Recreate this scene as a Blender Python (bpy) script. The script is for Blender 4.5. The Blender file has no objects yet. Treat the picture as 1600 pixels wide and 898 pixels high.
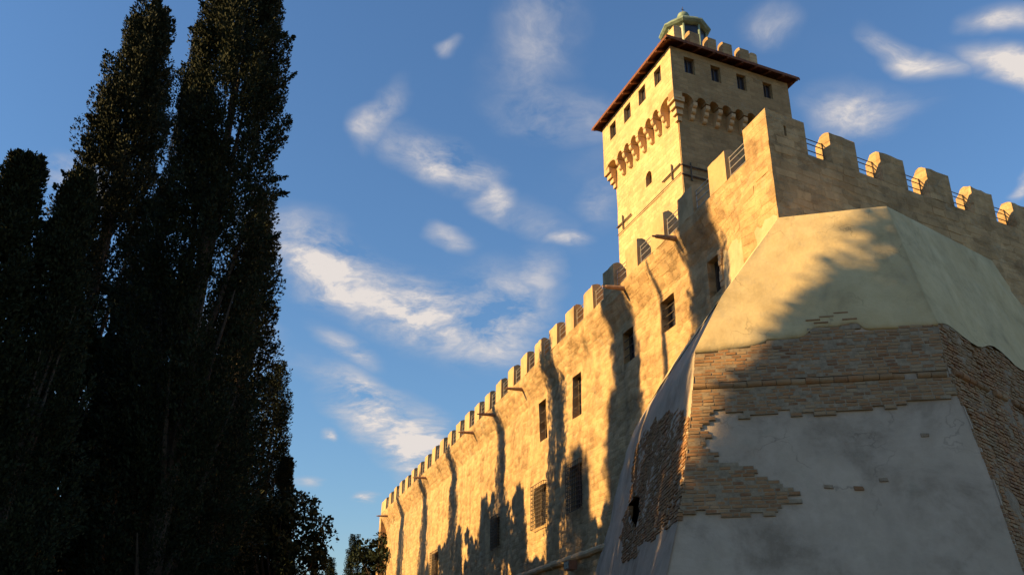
import bpy, bmesh, math, random
import numpy as np
from mathutils import Vector, Matrix

random.seed(7)
RNG = np.random.default_rng(11)
scene = bpy.context.scene
COL = scene.collection

# ------------------------------------------------------------------ camera
PITCH, ROLL = math.radians(24.2), math.radians(0.65)
cam_data = bpy.data.cameras.new('camera')
cam_data.sensor_fit = 'HORIZONTAL'
cam_data.sensor_width = 36.0
cam_data.lens = 31.5
cam_data.clip_start = 0.1
cam_data.clip_end = 5000.0
cam = bpy.data.objects.new('camera', cam_data)
COL.objects.link(cam)
_f = Vector((0, math.cos(PITCH), math.sin(PITCH)))
_u0 = Vector((0, -math.sin(PITCH), math.cos(PITCH)))
_r = Vector((1, 0, 0)) * math.cos(ROLL) + _u0 * math.sin(ROLL)
_u = _r.cross(_f)
cam.matrix_world = Matrix(((_r.x, _u.x, -_f.x, 0), (_r.y, _u.y, -_f.y, 0), (_r.z, _u.z, -_f.z, 1.6), (0, 0, 0, 1)))
scene.camera = cam

# ------------------------------------------------------------------ sun, sky, exposure
SUN_AZ, SUN_EL = 256.0, 23.0           # compass style: 0 = +Y, clockwise
sd = bpy.data.lights.new('sun', 'SUN')
sd.energy = 4.6
sd.angle = math.radians(0.53)
sd.color = (1.0, 0.665, 0.26)
sun = bpy.data.objects.new('sun', sd)
COL.objects.link(sun)
_a, _e = math.radians(SUN_AZ), math.radians(SUN_EL)
to_sun = Vector((math.sin(_a) * math.cos(_e), math.cos(_a) * math.cos(_e), math.sin(_e)))
sun.rotation_euler = to_sun.to_track_quat('Z', 'Y').to_euler()
sun.location = to_sun * 200

vs = scene.view_settings
vs.view_transform = 'Standard'
vs.look = 'None'
vs.exposure = 1.25
vs.gamma = 1.0
vs.use_curve_mapping = False

world = bpy.data.worlds.new('World')
scene.world = world
world.use_nodes = True
wt = world.node_tree
wt.nodes.clear()

def wn(kind, **kw):
    n = wt.nodes.new(kind)
    for k, v in kw.items():
        setattr(n, k, v)
    return n

def wmath(op, a, b=None, clamp=False):
    n = wn('ShaderNodeMath', operation=op, use_clamp=clamp)
    for i, x in enumerate((a, b)):
        if x is None:
            continue
        if isinstance(x, (int, float)):
            n.inputs[i].default_value = x
        else:
            wt.links.new(x, n.inputs[i])
    return n.outputs[0]

SKY_STRENGTH = 0.074
sky = wn('ShaderNodeTexSky', sky_type='NISHITA')
sky.sun_disc = False
sky.sun_elevation = math.radians(SUN_EL)
sky.sun_rotation = math.radians(SUN_AZ)
sky.air_density = 1.6
sky.dust_density = 0.0
sky.ozone_density = 10.0
tc = wn('ShaderNodeTexCoord')
sep = wn('ShaderNodeSeparateXYZ')
wt.links.new(tc.outputs['Generated'], sep.inputs[0])
zc = wmath('ADD', wmath('MAXIMUM', sep.outputs[2], 0.0), 0.12)
qx, qy = wmath('DIVIDE', sep.outputs[0], zc), wmath('DIVIDE', sep.outputs[1], zc)
qv = wn('ShaderNodeCombineXYZ')
wt.links.new(qx, qv.inputs[0]); wt.links.new(qy, qv.inputs[1])
# patches of cloud in the cloud layer: centre x, y, rotation (deg), half length, half width, density
CLOUDS = [(-0.3667, 1.6597, -123.4, 0.2144, 0.1126, 1.0),
          (-0.2124, 1.8388, -118.3, 0.2183, 0.1277, 1.0),
          (-0.0425, 1.8823, 93.8, 0.2334, 0.1295, 0.85),
          (0.0265, 1.6968, 104.2, 0.1383, 0.053, 0.45),
          (-0.2069, 1.1949, 113.3, 0.0836, 0.0313, 0.65),
          (-0.1214, 1.2936, -132.1, 0.0964, 0.0627, 0.9),
          (-0.0361, 1.3843, -119.7, 0.0997, 0.0372, 0.65),
          (0.0587, 1.4836, -127.0, 0.1288, 0.0398, 0.25),
          (-0.3886, 2.3612, -107.2, 0.289, 0.0964, 0.95),
          (-0.293, 2.6535, -94.0, 0.3196, 0.1217, 1.0),
          (-0.3927, 1.9949, -110.0, 0.1192, 0.0517, 0.55),
          (-0.519, 2.5465, 112.6, 0.0463, 0.036, 0.95),
          (-0.4819, 3.1454, 102.6, 0.0722, 0.0483, 0.95),
          (0.0322, 1.0125, 103.9, 0.1318, 0.0566, 0.42),
          (0.0661, 1.1468, -157.8, 0.0924, 0.0638, 0.42),
          (-0.1017, 1.0549, 176.0, 0.0187, 0.0131, 0.5),
          (-0.1179, 1.5302, -113.0, 0.0579, 0.0332, 0.5),
          (0.1106, 1.5481, -155.5, 0.0461, 0.0278, 0.75),
          (0.149, 1.4188, 84.3, 0.1004, 0.0462, 0.35),
          (0.5376, 1.1549, -168.3, 0.0706, 0.065, 0.8),
          (0.6796, 1.0482, -144.5, 0.0804, 0.0361, 1.0),
          (0.5705, 1.0272, -146.9, 0.0639, 0.0273, 0.85),
          (0.3729, 1.0009, -158.9, 0.0534, 0.0313, 0.45),
          (0.6459, 0.9395, 178.9, 0.0353, 0.0263, 0.85),
          (0.8561, 1.3081, -125.1, 0.0598, 0.0151, 0.9),
          (-0.7571, 1.3227, -173.2, 0.0698, 0.0583, 0.7),
          (-0.7349, 1.3902, 108.9, 0.0705, 0.0194, 0.8),
          (-0.6705, 2.9692, 113.5, 0.0668, 0.051, 0.4),
          (-0.4058, 1.5282, -148.9, 0.1101, 0.0401, 0.5),
          (-0.6882, 1.9191, -118.6, 0.1971, 0.1126, 0.7)]
warp = wn('ShaderNodeTexNoise'); warp.inputs['Scale'].default_value = 3.2; warp.inputs['Detail'].default_value = 4
wt.links.new(qv.outputs[0], warp.inputs['Vector'])
wsub = wn('ShaderNodeVectorMath', operation='SUBTRACT'); wsub.inputs[1].default_value = (0.5, 0.5, 0.5)
wt.links.new(warp.outputs['Color'], wsub.inputs[0])
wscl = wn('ShaderNodeVectorMath', operation='SCALE'); wscl.inputs['Scale'].default_value = 0.22
wt.links.new(wsub.outputs[0], wscl.inputs[0])
wadd = wn('ShaderNodeVectorMath', operation='ADD')
wt.links.new(qv.outputs[0], wadd.inputs[0]); wt.links.new(wscl.outputs[0], wadd.inputs[1])
total = None
for (cx, cy, rot, hl, hw, den) in CLOUDS:
    mp = wn('ShaderNodeMapping', vector_type='TEXTURE')
    mp.inputs['Location'].default_value = (cx, cy, 0)
    mp.inputs['Rotation'].default_value = (0, 0, math.radians(rot))
    mp.inputs['Scale'].default_value = (hl, hw, 1)
    wt.links.new(wadd.outputs[0], mp.inputs['Vector'])
    fl = wn('ShaderNodeVectorMath', operation='MULTIPLY'); fl.inputs[1].default_value = (1, 1, 0)
    wt.links.new(mp.outputs[0], fl.inputs[0])
    ln = wn('ShaderNodeVectorMath', operation='LENGTH'); wt.links.new(fl.outputs[0], ln.inputs[0])
    mr = wn('ShaderNodeMapRange', interpolation_type='SMOOTHSTEP')
    mr.inputs['From Min'].default_value = 1.45; mr.inputs['From Max'].default_value = 0.1
    mr.inputs['To Min'].default_value = 0.0; mr.inputs['To Max'].default_value = den
    wt.links.new(ln.outputs['Value'], mr.inputs['Value'])
    total = mr.outputs[0] if total is None else wmath('MAXIMUM', total, mr.outputs[0])
big = wn('ShaderNodeTexNoise'); big.inputs['Scale'].default_value = 1.1; big.inputs['Detail'].default_value = 3
wt.links.new(qv.outputs[0], big.inputs['Vector'])
bigm = wn('ShaderNodeMapRange', interpolation_type='SMOOTHSTEP')
bigm.inputs['From Min'].default_value = 0.56; bigm.inputs['From Max'].default_value = 0.80
bigm.inputs['To Max'].default_value = 0.30
wt.links.new(big.outputs['Fac'], bigm.inputs['Value'])
total = bigm.outputs[0] if total is None else wmath('MAXIMUM', total, bigm.outputs[0])
fine = wn('ShaderNodeTexNoise'); fine.inputs['Scale'].default_value = 4.6; fine.inputs['Detail'].default_value = 9
fine.inputs['Roughness'].default_value = 0.66
wt.links.new(wadd.outputs[0], fine.inputs['Vector'])
finem = wn('ShaderNodeMapRange'); finem.inputs['From Min'].default_value = 0.375; finem.inputs['From Max'].default_value = 0.64
finem.inputs['To Min'].default_value = 0.0; finem.inputs['To Max'].default_value = 1.6
wt.links.new(fine.outputs['Fac'], finem.inputs['Value'])
cover = wmath('MULTIPLY', total, finem.outputs[0], clamp=True)
cloud_mix = wn('ShaderNodeMix', data_type='RGBA')
wt.links.new(cover, cloud_mix.inputs['Factor'])
skyg = wn('ShaderNodeMix', data_type='RGBA', blend_type='MULTIPLY')
skyg.inputs['Factor'].default_value = 1.0
SKY_TINT = (1.24, 1.01, 0.91, 1)
skyg.inputs['B'].default_value = SKY_TINT
wt.links.new(sky.outputs[0], skyg.inputs['A'])
wt.links.new(skyg.outputs['Result'], cloud_mix.inputs['A'])
CLOUD_COLOR = (4.5, 4.15, 3.95, 1)
cshade = wn('ShaderNodeMix', data_type='RGBA')
cshade.inputs['A'].default_value = (2.9, 2.95, 3.25, 1); cshade.inputs['B'].default_value = CLOUD_COLOR
wt.links.new(wmath('POWER', cover, 1.6), cshade.inputs['Factor'])
wt.links.new(cshade.outputs['Result'], cloud_mix.inputs['B'])
bg = wn('ShaderNodeBackground'); bg.inputs['Strength'].default_value = SKY_STRENGTH
wt.links.new(cloud_mix.outputs['Result'], bg.inputs['Color'])
wo = wn('ShaderNodeOutputWorld')
wt.links.new(bg.outputs[0], wo.inputs['Surface'])

# ------------------------------------------------------------------ helpers
def az(a):
    a = math.radians(a)
    return np.array([math.sin(a), math.cos(a), 0.0])

Z = np.array([0.0, 0.0, 1.0])

def vnoise(p, sc, seed=0):
    """cheap smooth value noise, p (...,3)"""
    p = np.asarray(p, float) * sc + seed * 17.3
    i = np.floor(p); f = p - i; f = f * f * (3 - 2 * f)
    def h(ix, iy, iz):
        n = np.sin(ix * 127.1 + iy * 311.7 + iz * 74.7) * 43758.5453
        return n - np.floor(n)
    r = 0
    for dx in (0, 1):
        for dy in (0, 1):
            for dz in (0, 1):
                w = (f[..., 0] if dx else 1 - f[..., 0]) * (f[..., 1] if dy else 1 - f[..., 1]) * (f[..., 2] if dz else 1 - f[..., 2])
                r = r + w * h(i[..., 0] + dx, i[..., 1] + dy, i[..., 2] + dz)
    return r - 0.5

def mesh_arrays(name, verts, faces):
    """faces: (M,k) index array (one k) -> mesh, fast path"""
    me = bpy.data.meshes.new(name)
    verts = np.asarray(verts, np.float32); faces = np.asarray(faces, np.int32)
    m, k = faces.shape
    me.vertices.add(len(verts)); me.vertices.foreach_set('co', verts.ravel())
    me.loops.add(m * k); me.loops.foreach_set('vertex_index', faces.ravel())
    me.polygons.add(m)
    me.polygons.foreach_set('loop_start', np.arange(0, m * k, k, dtype=np.int32))
    me.update(calc_edges=True)
    return me

class MB:
    """collects polygons in world coordinates; build() links them as ONE mesh object"""
    def __init__(self):
        self.v, self.f = [], []
    def vert(self, p):
        self.v.append((float(p[0]), float(p[1]), float(p[2]))); return len(self.v) - 1
    def poly(self, pts):
        self.f.append([self.vert(p) for p in pts])
    def hexa(self, c):
        """8 corners: bottom ring 0-3, top ring 4-7"""
        b = [self.vert(p) for p in c]
        for q in ((0, 3, 2, 1), (4, 5, 6, 7), (0, 1, 5, 4), (1, 2, 6, 5), (2, 3, 7, 6), (3, 0, 4, 7)):
            self.f.append([b[i] for i in q])
    def box(self, o, x, y, z):
        o, x, y, z = (np.asarray(a, float) for a in (o, x, y, z))
        self.hexa([o, o + x, o + x + y, o + y, o + z, o + x + z, o + x + y + z, o + y + z])
    def prism(self, pts, d):
        """pts: list of 3D points of one cap, d: extrusion vector"""
        a = [self.vert(p) for p in pts]; b = [self.vert(np.asarray(p) + d) for p in pts]
        n = len(a)
        self.f.append(a[::-1]); self.f.append(b)
        for i in range(n):
            self.f.append([a[i], a[(i + 1) % n], b[(i + 1) % n], b[i]])
    def tube(self, p, q, r, r2=None, n=8):
        p = Vector(p); q = Vector(q); r2 = r if r2 is None else r2
        d = (q - p).normalized()
        a = d.orthogonal().normalized(); b = d.cross(a)
        A, B = [], []
        for i in range(n):
            t = 2 * math.pi * i / n
            A.append(self.vert(p + (a * math.cos(t) + b * math.sin(t)) * r))
            B.append(self.vert(q + (a * math.cos(t) + b * math.sin(t)) * r2))
        for i in range(n):
            self.f.append([A[i], A[(i + 1) % n], B[(i + 1) % n], B[i]])
        self.f.append(A[::-1]); self.f.append(B)
    def lathe(self, c, prof, n=12, ang0=0.0):
        """prof: list of (radius, z) about vertical axis at c"""
        rings = []
        for r, z in prof:
            rings.append([self.vert((c[0] + r * math.cos(ang0 + 2 * math.pi * i / n), c[1] + r * math.sin(ang0 + 2 * math.pi * i / n), c[2] + z)) for i in range(n)])
        for k in range(len(rings) - 1):
            for i in range(n):
                self.f.append([rings[k][i], rings[k][(i + 1) % n], rings[k + 1][(i + 1) % n], rings[k + 1][i]])
        self.f.append(rings[0][::-1]); self.f.append(rings[-1])
    def build(self, name, mat, parent=None, smooth=False, fix=True, merge=False):
        off = np.array(parent.matrix_world.translation if parent is not None and parent.parent is None else ROOT_OFF.get(parent, (0, 0, 0)) if parent is not None else (0, 0, 0), float)
        me = bpy.data.meshes.new(name)
        me.from_pydata([tuple(np.array(p) - off) for p in self.v], [], self.f)
        if fix or merge:
            bm = bmesh.new(); bm.from_mesh(me)
            if merge:
                bmesh.ops.remove_doubles(bm, verts=bm.verts, dist=1e-4)
            bmesh.ops.recalc_face_normals(bm, faces=bm.faces)
            bm.to_mesh(me); bm.free()
        me.materials.append(mat)
        if smooth:
            me.polygons.foreach_set('use_smooth', [True] * len(me.polygons))
        ob = bpy.data.objects.new(name, me)
        COL.objects.link(ob)
        if parent is not None:
            ob.parent = parent
            ROOT_OFF[ob] = tuple(off)
        return ob

ROOT_OFF = {}

def thing(name, loc, label, cat, group=None):
    o = bpy.data.objects.new(name, None)
    COL.objects.link(o)
    o.location = loc
    o.matrix_world = Matrix.Translation(loc)
    o.empty_display_size = 0.3
    o['label'] = label; o['category'] = cat
    if group:
        o['group'] = group
    return o

# ------------------------------------------------------------------ materials
def mat_new(name):
    m = bpy.data.materials.new(name); m.use_nodes = True
    nt = m.node_tree; nt.nodes.clear()
    out = nt.nodes.new('ShaderNodeOutputMaterial'); bs = nt.nodes.new('ShaderNodeBsdfPrincipled')
    nt.links.new(bs.outputs[0], out.inputs[0])
    bs.inputs['Specular IOR Level'].default_value = 0.25
    return m, nt, bs

def noise(nt, vec, scale, detail=5, rough=0.55, dist=0.0):
    n = nt.nodes.new('ShaderNodeTexNoise')
    n.inputs['Scale'].default_value = scale; n.inputs['Detail'].default_value = detail
    n.inputs['Roughness'].default_value = rough; n.inputs['Distortion'].default_value = dist
    nt.links.new(vec, n.inputs['Vector'])
    return n.outputs['Fac']

def ramp(nt, fac, stops):
    r = nt.nodes.new('ShaderNodeValToRGB')
    while len(r.color_ramp.elements) < len(stops):
        r.color_ramp.elements.new(0.5)
    for e, (p, c) in zip(r.color_ramp.elements, stops):
        e.position = p; e.color = (c[0], c[1], c[2], 1) if not isinstance(c, (int, float)) else (c, c, c, 1)
    nt.links.new(fac, r.inputs[0])
    return r.outputs[0]

def mixc(nt, fac, a, b, mode='MIX'):
    n = nt.nodes.new('ShaderNodeMix'); n.data_type = 'RGBA'; n.blend_type = mode
    for key, x in (('Factor', fac), ('A', a), ('B', b)):
        if isinstance(x, (int, float)):
            n.inputs[key].default_value = x
        elif isinstance(x, tuple):
            n.inputs[key].default_value = (x[0], x[1], x[2], 1)
        else:
            nt.links.new(x, n.inputs[key])
    return n.outputs['Result']

def mth(nt, op, a, b=0.0):
    n = nt.nodes.new('ShaderNodeMath'); n.operation = op
    for i, x in enumerate((a, b)):
        if isinstance(x, (int, float)):
            n.inputs[i].default_value = x
        else:
            nt.links.new(x, n.inputs[i])
    return n.outputs[0]

def bump(nt, bs, h, strength, dist, bevel=0):
    b = nt.nodes.new('ShaderNodeBump')
    b.inputs['Strength'].default_value = strength; b.inputs['Distance'].default_value = dist
    nt.links.new(h, b.inputs['Height']); nt.links.new(b.outputs[0], bs.inputs['Normal'])
    if bevel:
        bv = nt.nodes.new('ShaderNodeBevel'); bv.samples = 4; bv.inputs['Radius'].default_value = bevel
        nt.links.new(bv.outputs[0], b.inputs['Normal'])

def pos_of(nt):
    return nt.nodes.new('ShaderNodeNewGeometry').outputs['Position']

def stone_mat(name, cols, ashlar=None, bump_d=0.03, spots=0.5, scale=1.0, face_az=None, obj_random=False, joint=0.7, stain=0.5, cracks=0, bevel=0, mottle=.55, rubble=0):
    """mottled old masonry. ashlar=(w,h) adds coursed joints along face azimuth"""
    m, nt, bs = mat_new(name)
    P = pos_of(nt)
    n1 = noise(nt, P, 0.55 * scale, 6, 0.6, 0.4)
    n2 = noise(nt, P, 3.2 * scale, 7, 0.62, 0.2)
    n3 = noise(nt, P, 17 * scale, 5, 0.65)
    c = ramp(nt, n1, [(0.30, cols[0]), (0.50, cols[1]), (0.70, cols[2])])
    c = mixc(nt, mth(nt, 'MULTIPLY', ramp(nt, n2, [(0.42, 0.0), (0.66, 1.0)]), 0.55), c, cols[3])
    c = mixc(nt, mth(nt, 'MULTIPLY', ramp(nt, n3, [(0.55, 0.0), (0.72, 1.0)]), spots), c, cols[4])
    # broad weathering stains, running downwards
    mp = nt.nodes.new('ShaderNodeMapping'); mp.inputs['Scale'].default_value = (1.3, 1.3, 0.28)
    nt.links.new(P, mp.inputs['Vector'])
    n4 = noise(nt, mp.outputs[0], 0.9 * scale, 6, 0.6, 0.5)
    c = mixc(nt, mth(nt, 'MULTIPLY', ramp(nt, n4, [(0.48, 0.0), (0.68, 1.0)]), stain), c, cols[5])
    n5 = noise(nt, P, 1.5 * scale, 8, 0.7, 0.8)
    c = mixc(nt, mth(nt, 'MULTIPLY', ramp(nt, n5, [(0.56, 0.0), (0.66, 1.0)]), stain * .7), c, (0.36, 0.32, 0.23))
    n6 = noise(nt, P, 0.85 * scale, 9, 0.70, 0.25)
    c = mixc(nt, mottle, c, mixc(nt, 1.0, c, ramp(nt, n6, [(0.32, (0.52, 0.50, 0.47)), (0.47, (0.92, 0.91, 0.90)), (0.60, (1.06, 1.05, 1.03)), (0.75, (1.10, 1.09, 1.06))]), 'MULTIPLY'))
    if cracks:
        vo = nt.nodes.new('ShaderNodeTexVoronoi'); vo.feature = 'DISTANCE_TO_EDGE'; vo.inputs['Scale'].default_value = cracks
        dv = nt.nodes.new('ShaderNodeVectorMath'); dv.operation = 'ADD'
        wv = nt.nodes.new('ShaderNodeTexNoise'); wv.inputs['Scale'].default_value = 1.7; wv.inputs['Detail'].default_value = 6
        nt.links.new(P, wv.inputs['Vector']); nt.links.new(P, dv.inputs[0]); nt.links.new(wv.outputs['Color'], dv.inputs[1])
        nt.links.new(dv.outputs[0], vo.inputs['Vector'])
        ck = ramp(nt, vo.outputs['Distance'], [(0.0, 1.0), (0.012, 0.0)])
        ck = mth(nt, 'MULTIPLY', ck, ramp(nt, noise(nt, P, .8, 3), [(0.50, 0.0), (0.62, 1.0)]))
        c = mixc(nt, mth(nt, 'MULTIPLY', ck, .55), c, tuple(x * .45 for x in cols[5]))
    h = mth(nt, 'ADD', mth(nt, 'MULTIPLY', n2, 1.0), mth(nt, 'MULTIPLY', n3, 0.45))
    if rubble:
        vc = nt.nodes.new('ShaderNodeTexVoronoi'); vc.inputs['Scale'].default_value = rubble; vc.inputs['Randomness'].default_value = .9
        mq = nt.nodes.new('ShaderNodeMapping'); mq.inputs['Scale'].default_value = (.75, .75, 1.5); nt.links.new(P, mq.inputs['Vector'])
        nt.links.new(mq.outputs[0], vc.inputs['Vector'])
        sx = nt.nodes.new('ShaderNodeSeparateXYZ'); nt.links.new(vc.outputs['Color'], sx.inputs[0])
        c = mixc(nt, .75, c, mixc(nt, 1.0, c, ramp(nt, sx.outputs[0], [(0.0, (0.70, 0.68, 0.64)), (0.5, (1.0, 0.99, 0.97)), (1.0, (1.10, 1.09, 1.07))]), 'MULTIPLY'))
        h = mth(nt, 'SUBTRACT', h, mth(nt, 'MULTIPLY', vc.outputs['Distance'], .9))
    if ashlar:
        vr = nt.nodes.new('ShaderNodeVectorRotate'); vr.rotation_type = 'Z_AXIS'
        vr.inputs['Angle'].default_value = math.radians(face_az - 90)
        nt.links.new(P, vr.inputs['Vector'])
        sp = nt.nodes.new('ShaderNodeSeparateXYZ'); nt.links.new(vr.outputs[0], sp.inputs[0])
        cb = nt.nodes.new('ShaderNodeCombineXYZ')
        wob = mth(nt, 'MULTIPLY', noise(nt, P, 2.5, 3), 0.10)
        nt.links.new(mth(nt, 'ADD', sp.outputs[0], wob), cb.inputs[0]); nt.links.new(mth(nt, 'ADD', sp.outputs[2], wob), cb.inputs[1])
        bt = nt.nodes.new('ShaderNodeTexBrick')
        bt.inputs['Scale'].default_value = 1.0
        bt.inputs['Brick Width'].default_value = ashlar[0]; bt.inputs['Row Height'].default_value = ashlar[1]
        bt.inputs['Mortar Size'].default_value = 0.018; bt.inputs['Mortar Smooth'].default_value = 0.4
        bt.inputs['Bias'].default_value = 0.0
        bt.inputs['Color1'].default_value = (0.72, 0.70, 0.66, 1); bt.inputs['Color2'].default_value = (1.12, 1.10, 1.05, 1)
        bt.inputs['Mortar'].default_value = (0.95, 0.95, 0.93, 1)
        nt.links.new(cb.outputs[0], bt.inputs['Vector'])
        c = mixc(nt, joint, c, mixc(nt, 1.0, c, bt.outputs['Color'], 'MULTIPLY'))
        h = mth(nt, 'SUBTRACT', h, mth(nt, 'MULTIPLY', bt.outputs['Fac'], joint * 1.2))
    if obj_random:
        oi = nt.nodes.new('ShaderNodeObjectInfo')
        c = mixc(nt, 1.0, c, ramp(nt, oi.outputs['Random'], [(0.0, (0.74, 0.71, 0.67)), (0.25, (0.92, 0.90, 0.87)), (1.0, (1.06, 1.04, 1.0))]), 'MULTIPLY')
    nt.links.new(c, bs.inputs['Base Color'])
    bs.inputs['Roughness'].default_value = 0.92
    bump(nt, bs, h, 0.9, bump_d, bevel)
    return m

STONE = [(0.479, 0.315, 0.157), (0.547, 0.365, 0.185), (0.604, 0.410, 0.218), (0.433, 0.280, 0.138), (0.251, 0.170, 0.095), (0.308, 0.215, 0.119)]
M_WALL = stone_mat('rough_wall_stone', STONE, ashlar=(0.62, 0.26), face_az=-17.3, bump_d=0.07, spots=0.65, joint=0.22, stain=.62, mottle=1.0, rubble=2.6)
M_WALLR = stone_mat('rough_wall_stone_return', STONE, ashlar=(0.62, 0.26), face_az=62.3, bump_d=0.05, spots=0.5, joint=0.34, stain=.6, mottle=.9, rubble=2.6)
M_MERL = stone_mat('merlon_stone', STONE, bump_d=0.012, spots=0.5, stain=.6, mottle=.9)
M_BLOCK = stone_mat('ashlar_block', STONE, bump_d=0.03, spots=0.45, obj_random=True)
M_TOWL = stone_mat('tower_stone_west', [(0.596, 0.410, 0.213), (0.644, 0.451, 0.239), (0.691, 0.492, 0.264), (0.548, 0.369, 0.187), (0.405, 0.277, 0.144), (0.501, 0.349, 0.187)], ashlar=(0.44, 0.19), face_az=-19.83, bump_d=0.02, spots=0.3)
M_TOWR = stone_mat('tower_stone_shade_dark', [(0.376, 0.249, 0.124), (0.405, 0.274, 0.138), (0.435, 0.298, 0.151), (0.345, 0.225, 0.110), (0.255, 0.170, 0.082), (0.315, 0.213, 0.110)], ashlar=(0.44, 0.19), face_az=66.34, bump_d=0.02, spots=0.3)  # same tower stone, colour darkened to paint in the shade on this side
M_TRIM = stone_mat('dressed_stone', [(0.553, 0.378, 0.205), (0.596, 0.414, 0.228), (0.638, 0.450, 0.251), (0.511, 0.342, 0.182), (0.383, 0.261, 0.144), (0.447, 0.315, 0.182)], bump_d=0.015, spots=0.3)
M_PLAS_UP = stone_mat('upper_render', [(0.522, 0.399, 0.211), (0.594, 0.465, 0.253), (0.647, 0.514, 0.290), (0.502, 0.371, 0.181), (0.480, 0.361, 0.189), (0.438, 0.341, 0.189)], bump_d=0.018, spots=0.15, scale=0.8, stain=.42, cracks=.7, bevel=.3)
M_PLAS_W = stone_mat('wall_render', [(0.44, 0.345, 0.20), (0.49, 0.385, 0.23), (0.52, 0.42, 0.26), (0.42, 0.32, 0.18), (0.34, 0.27, 0.16), (0.33, 0.27, 0.17)], bump_d=0.03, spots=0.3, stain=.5)
M_PLAS_LO = stone_mat('lower_render', [(0.422, 0.326, 0.234), (0.470, 0.363, 0.264), (0.518, 0.401, 0.294), (0.403, 0.310, 0.216), (0.365, 0.272, 0.192), (0.355, 0.272, 0.192)], bump_d=0.02, spots=0.12, scale=0.7, stain=.5, cracks=.55, mottle=.85)
M_RUBBLE = stone_mat('rubble_core', [(0.252, 0.180, 0.112), (0.321, 0.230, 0.147), (0.379, 0.280, 0.181), (0.218, 0.150, 0.095), (0.138, 0.100, 0.069), (0.230, 0.170, 0.112)], bump_d=0.05, spots=0.6, scale=2.0)

def brick_mat(name, dull=0.0):
    m, nt, bs = mat_new(name)
    P = pos_of(nt)
    oi = nt.nodes.new('ShaderNodeObjectInfo')
    geo = nt.nodes.new('ShaderNodeNewGeometry')
    rnd = mth(nt, 'FRACT', mth(nt, 'ADD', oi.outputs['Random'], mth(nt, 'MULTIPLY', geo.outputs['Random Per Island'], 7.13)))
    c = ramp(nt, rnd, [(0.0, (0.17, 0.075, 0.035)), (0.3, (0.28, 0.125, 0.05)), (0.55, (0.34, 0.155, 0.06)), (0.8, (0.33, 0.18, 0.08)), (1.0, (0.36, 0.25, 0.14))])
    n = noise(nt, P, 9, 6, 0.65)
    c = mixc(nt, mth(nt, 'MULTIPLY', ramp(nt, n, [(0.40, 0.0), (0.68, 1.0)]), 0.35), c, (0.34, 0.24, 0.14))
    n2 = noise(nt, P, 1.1, 4, 0.6)
    c = mixc(nt, mth(nt, 'MULTIPLY', ramp(nt, n2, [(0.42, 0.0), (0.62, 1.0)]), 0.4 + dull), c, (0.25, 0.165, 0.085))
    nt.links.new(c, bs.inputs['Base Color'])
    bs.inputs['Roughness'].default_value = 0.95
    bump(nt, bs, noise(nt, P, 30, 5, 0.7), 0.8, 0.012)
    return m

M_BRICK = brick_mat('old_brick')
M_BRICK_DULL = brick_mat('weathered_brick', 0.35)

def plain_mat(name, col, rough=0.7, metal=0.0, var=0.25, sc=6.0, bd=0.004, spec=0.25):
    m, nt, bs = mat_new(name)
    P = pos_of(nt)
    n = noise(nt, P, sc, 5, 0.6)
    d = tuple(x * (1 - var) for x in col); l = tuple(min(1, x * (1 + var)) for x in col)
    nt.links.new(ramp(nt, n, [(0.3, d), (0.7, l)]), bs.inputs['Base Color'])
    bs.inputs['Roughness'].default_value = rough; bs.inputs['Metallic'].default_value = metal
    bs.inputs['Specular IOR Level'].default_value = spec
    bump(nt, bs, noise(nt, P, sc * 4, 4), 0.6, bd)
    return m

M_MORTAR = plain_mat('lime_mortar', (0.27, 0.20, 0.125), 0.95, var=0.3, sc=8, bd=0.01)
M_IRON = plain_mat('iron_bar', (0.11, 0.085, 0.065), 0.7, 0.3, 0.4)
M_RAIL = plain_mat('galvanised_rail', (0.42, 0.38, 0.33), 0.5, 0.6, 0.2)
M_WOOD = plain_mat('roof_timber', (0.17, 0.065, 0.032), 0.8, 0, 0.4, 9, 0.006)
M_TILE = plain_mat('roof_tile', (0.36, 0.17, 0.09), 0.9, 0, 0.4, 7, 0.01)
M_DARK = plain_mat('window_glass_dark', (0.035, 0.035, 0.045), 0.25, 0, 0.3, 3, 0.002, 0.5)
M_SHUT = plain_mat('window_shutter', (0.085, 0.058, 0.04), 0.8, 0, 0.4, 8)
M_COPPER = plain_mat('green_copper', (0.19, 0.25, 0.19), 0.65, 0.1, 0.35, 4, 0.006)
M_CREAM = plain_mat('lantern_panel', (0.55, 0.50, 0.38), 0.8, 0, 0.2, 4)
M_SPOUT = plain_mat('terracotta_spout', (0.30, 0.19, 0.125), 0.9, 0, 0.35, 10, 0.008)
M_BARK = plain_mat('bark', (0.085, 0.062, 0.045), 0.95, 0, 0.4, 10, 0.02)
M_LAMP = plain_mat('lamp_housing', (0.20, 0.10, 0.06), 0.6, 0, 0.2, 6)
M_LAMPB = plain_mat('lamp_bracket', (0.62, 0.52, 0.36), 0.6, 0, 0.2, 6)
M_HOLE = plain_mat('shade_dark_hole', (0.02, 0.018, 0.016), 1.0, 0, 0.2, 6)  # near-black colour standing in for the shade inside openings

def leaf_mat(name, a, b, c):
    m, nt, bs = mat_new(name)
    geo = nt.nodes.new('ShaderNodeNewGeometry')
    col = ramp(nt, geo.outputs['Random Per Island'], [(0.0, a), (0.55, b), (1.0, c)])
    nt.links.new(col, bs.inputs['Base Color'])
    bs.inputs['Roughness'].default_value = 0.75
    bs.inputs['Specular IOR Level'].default_value = 0.15
    return m

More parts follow.
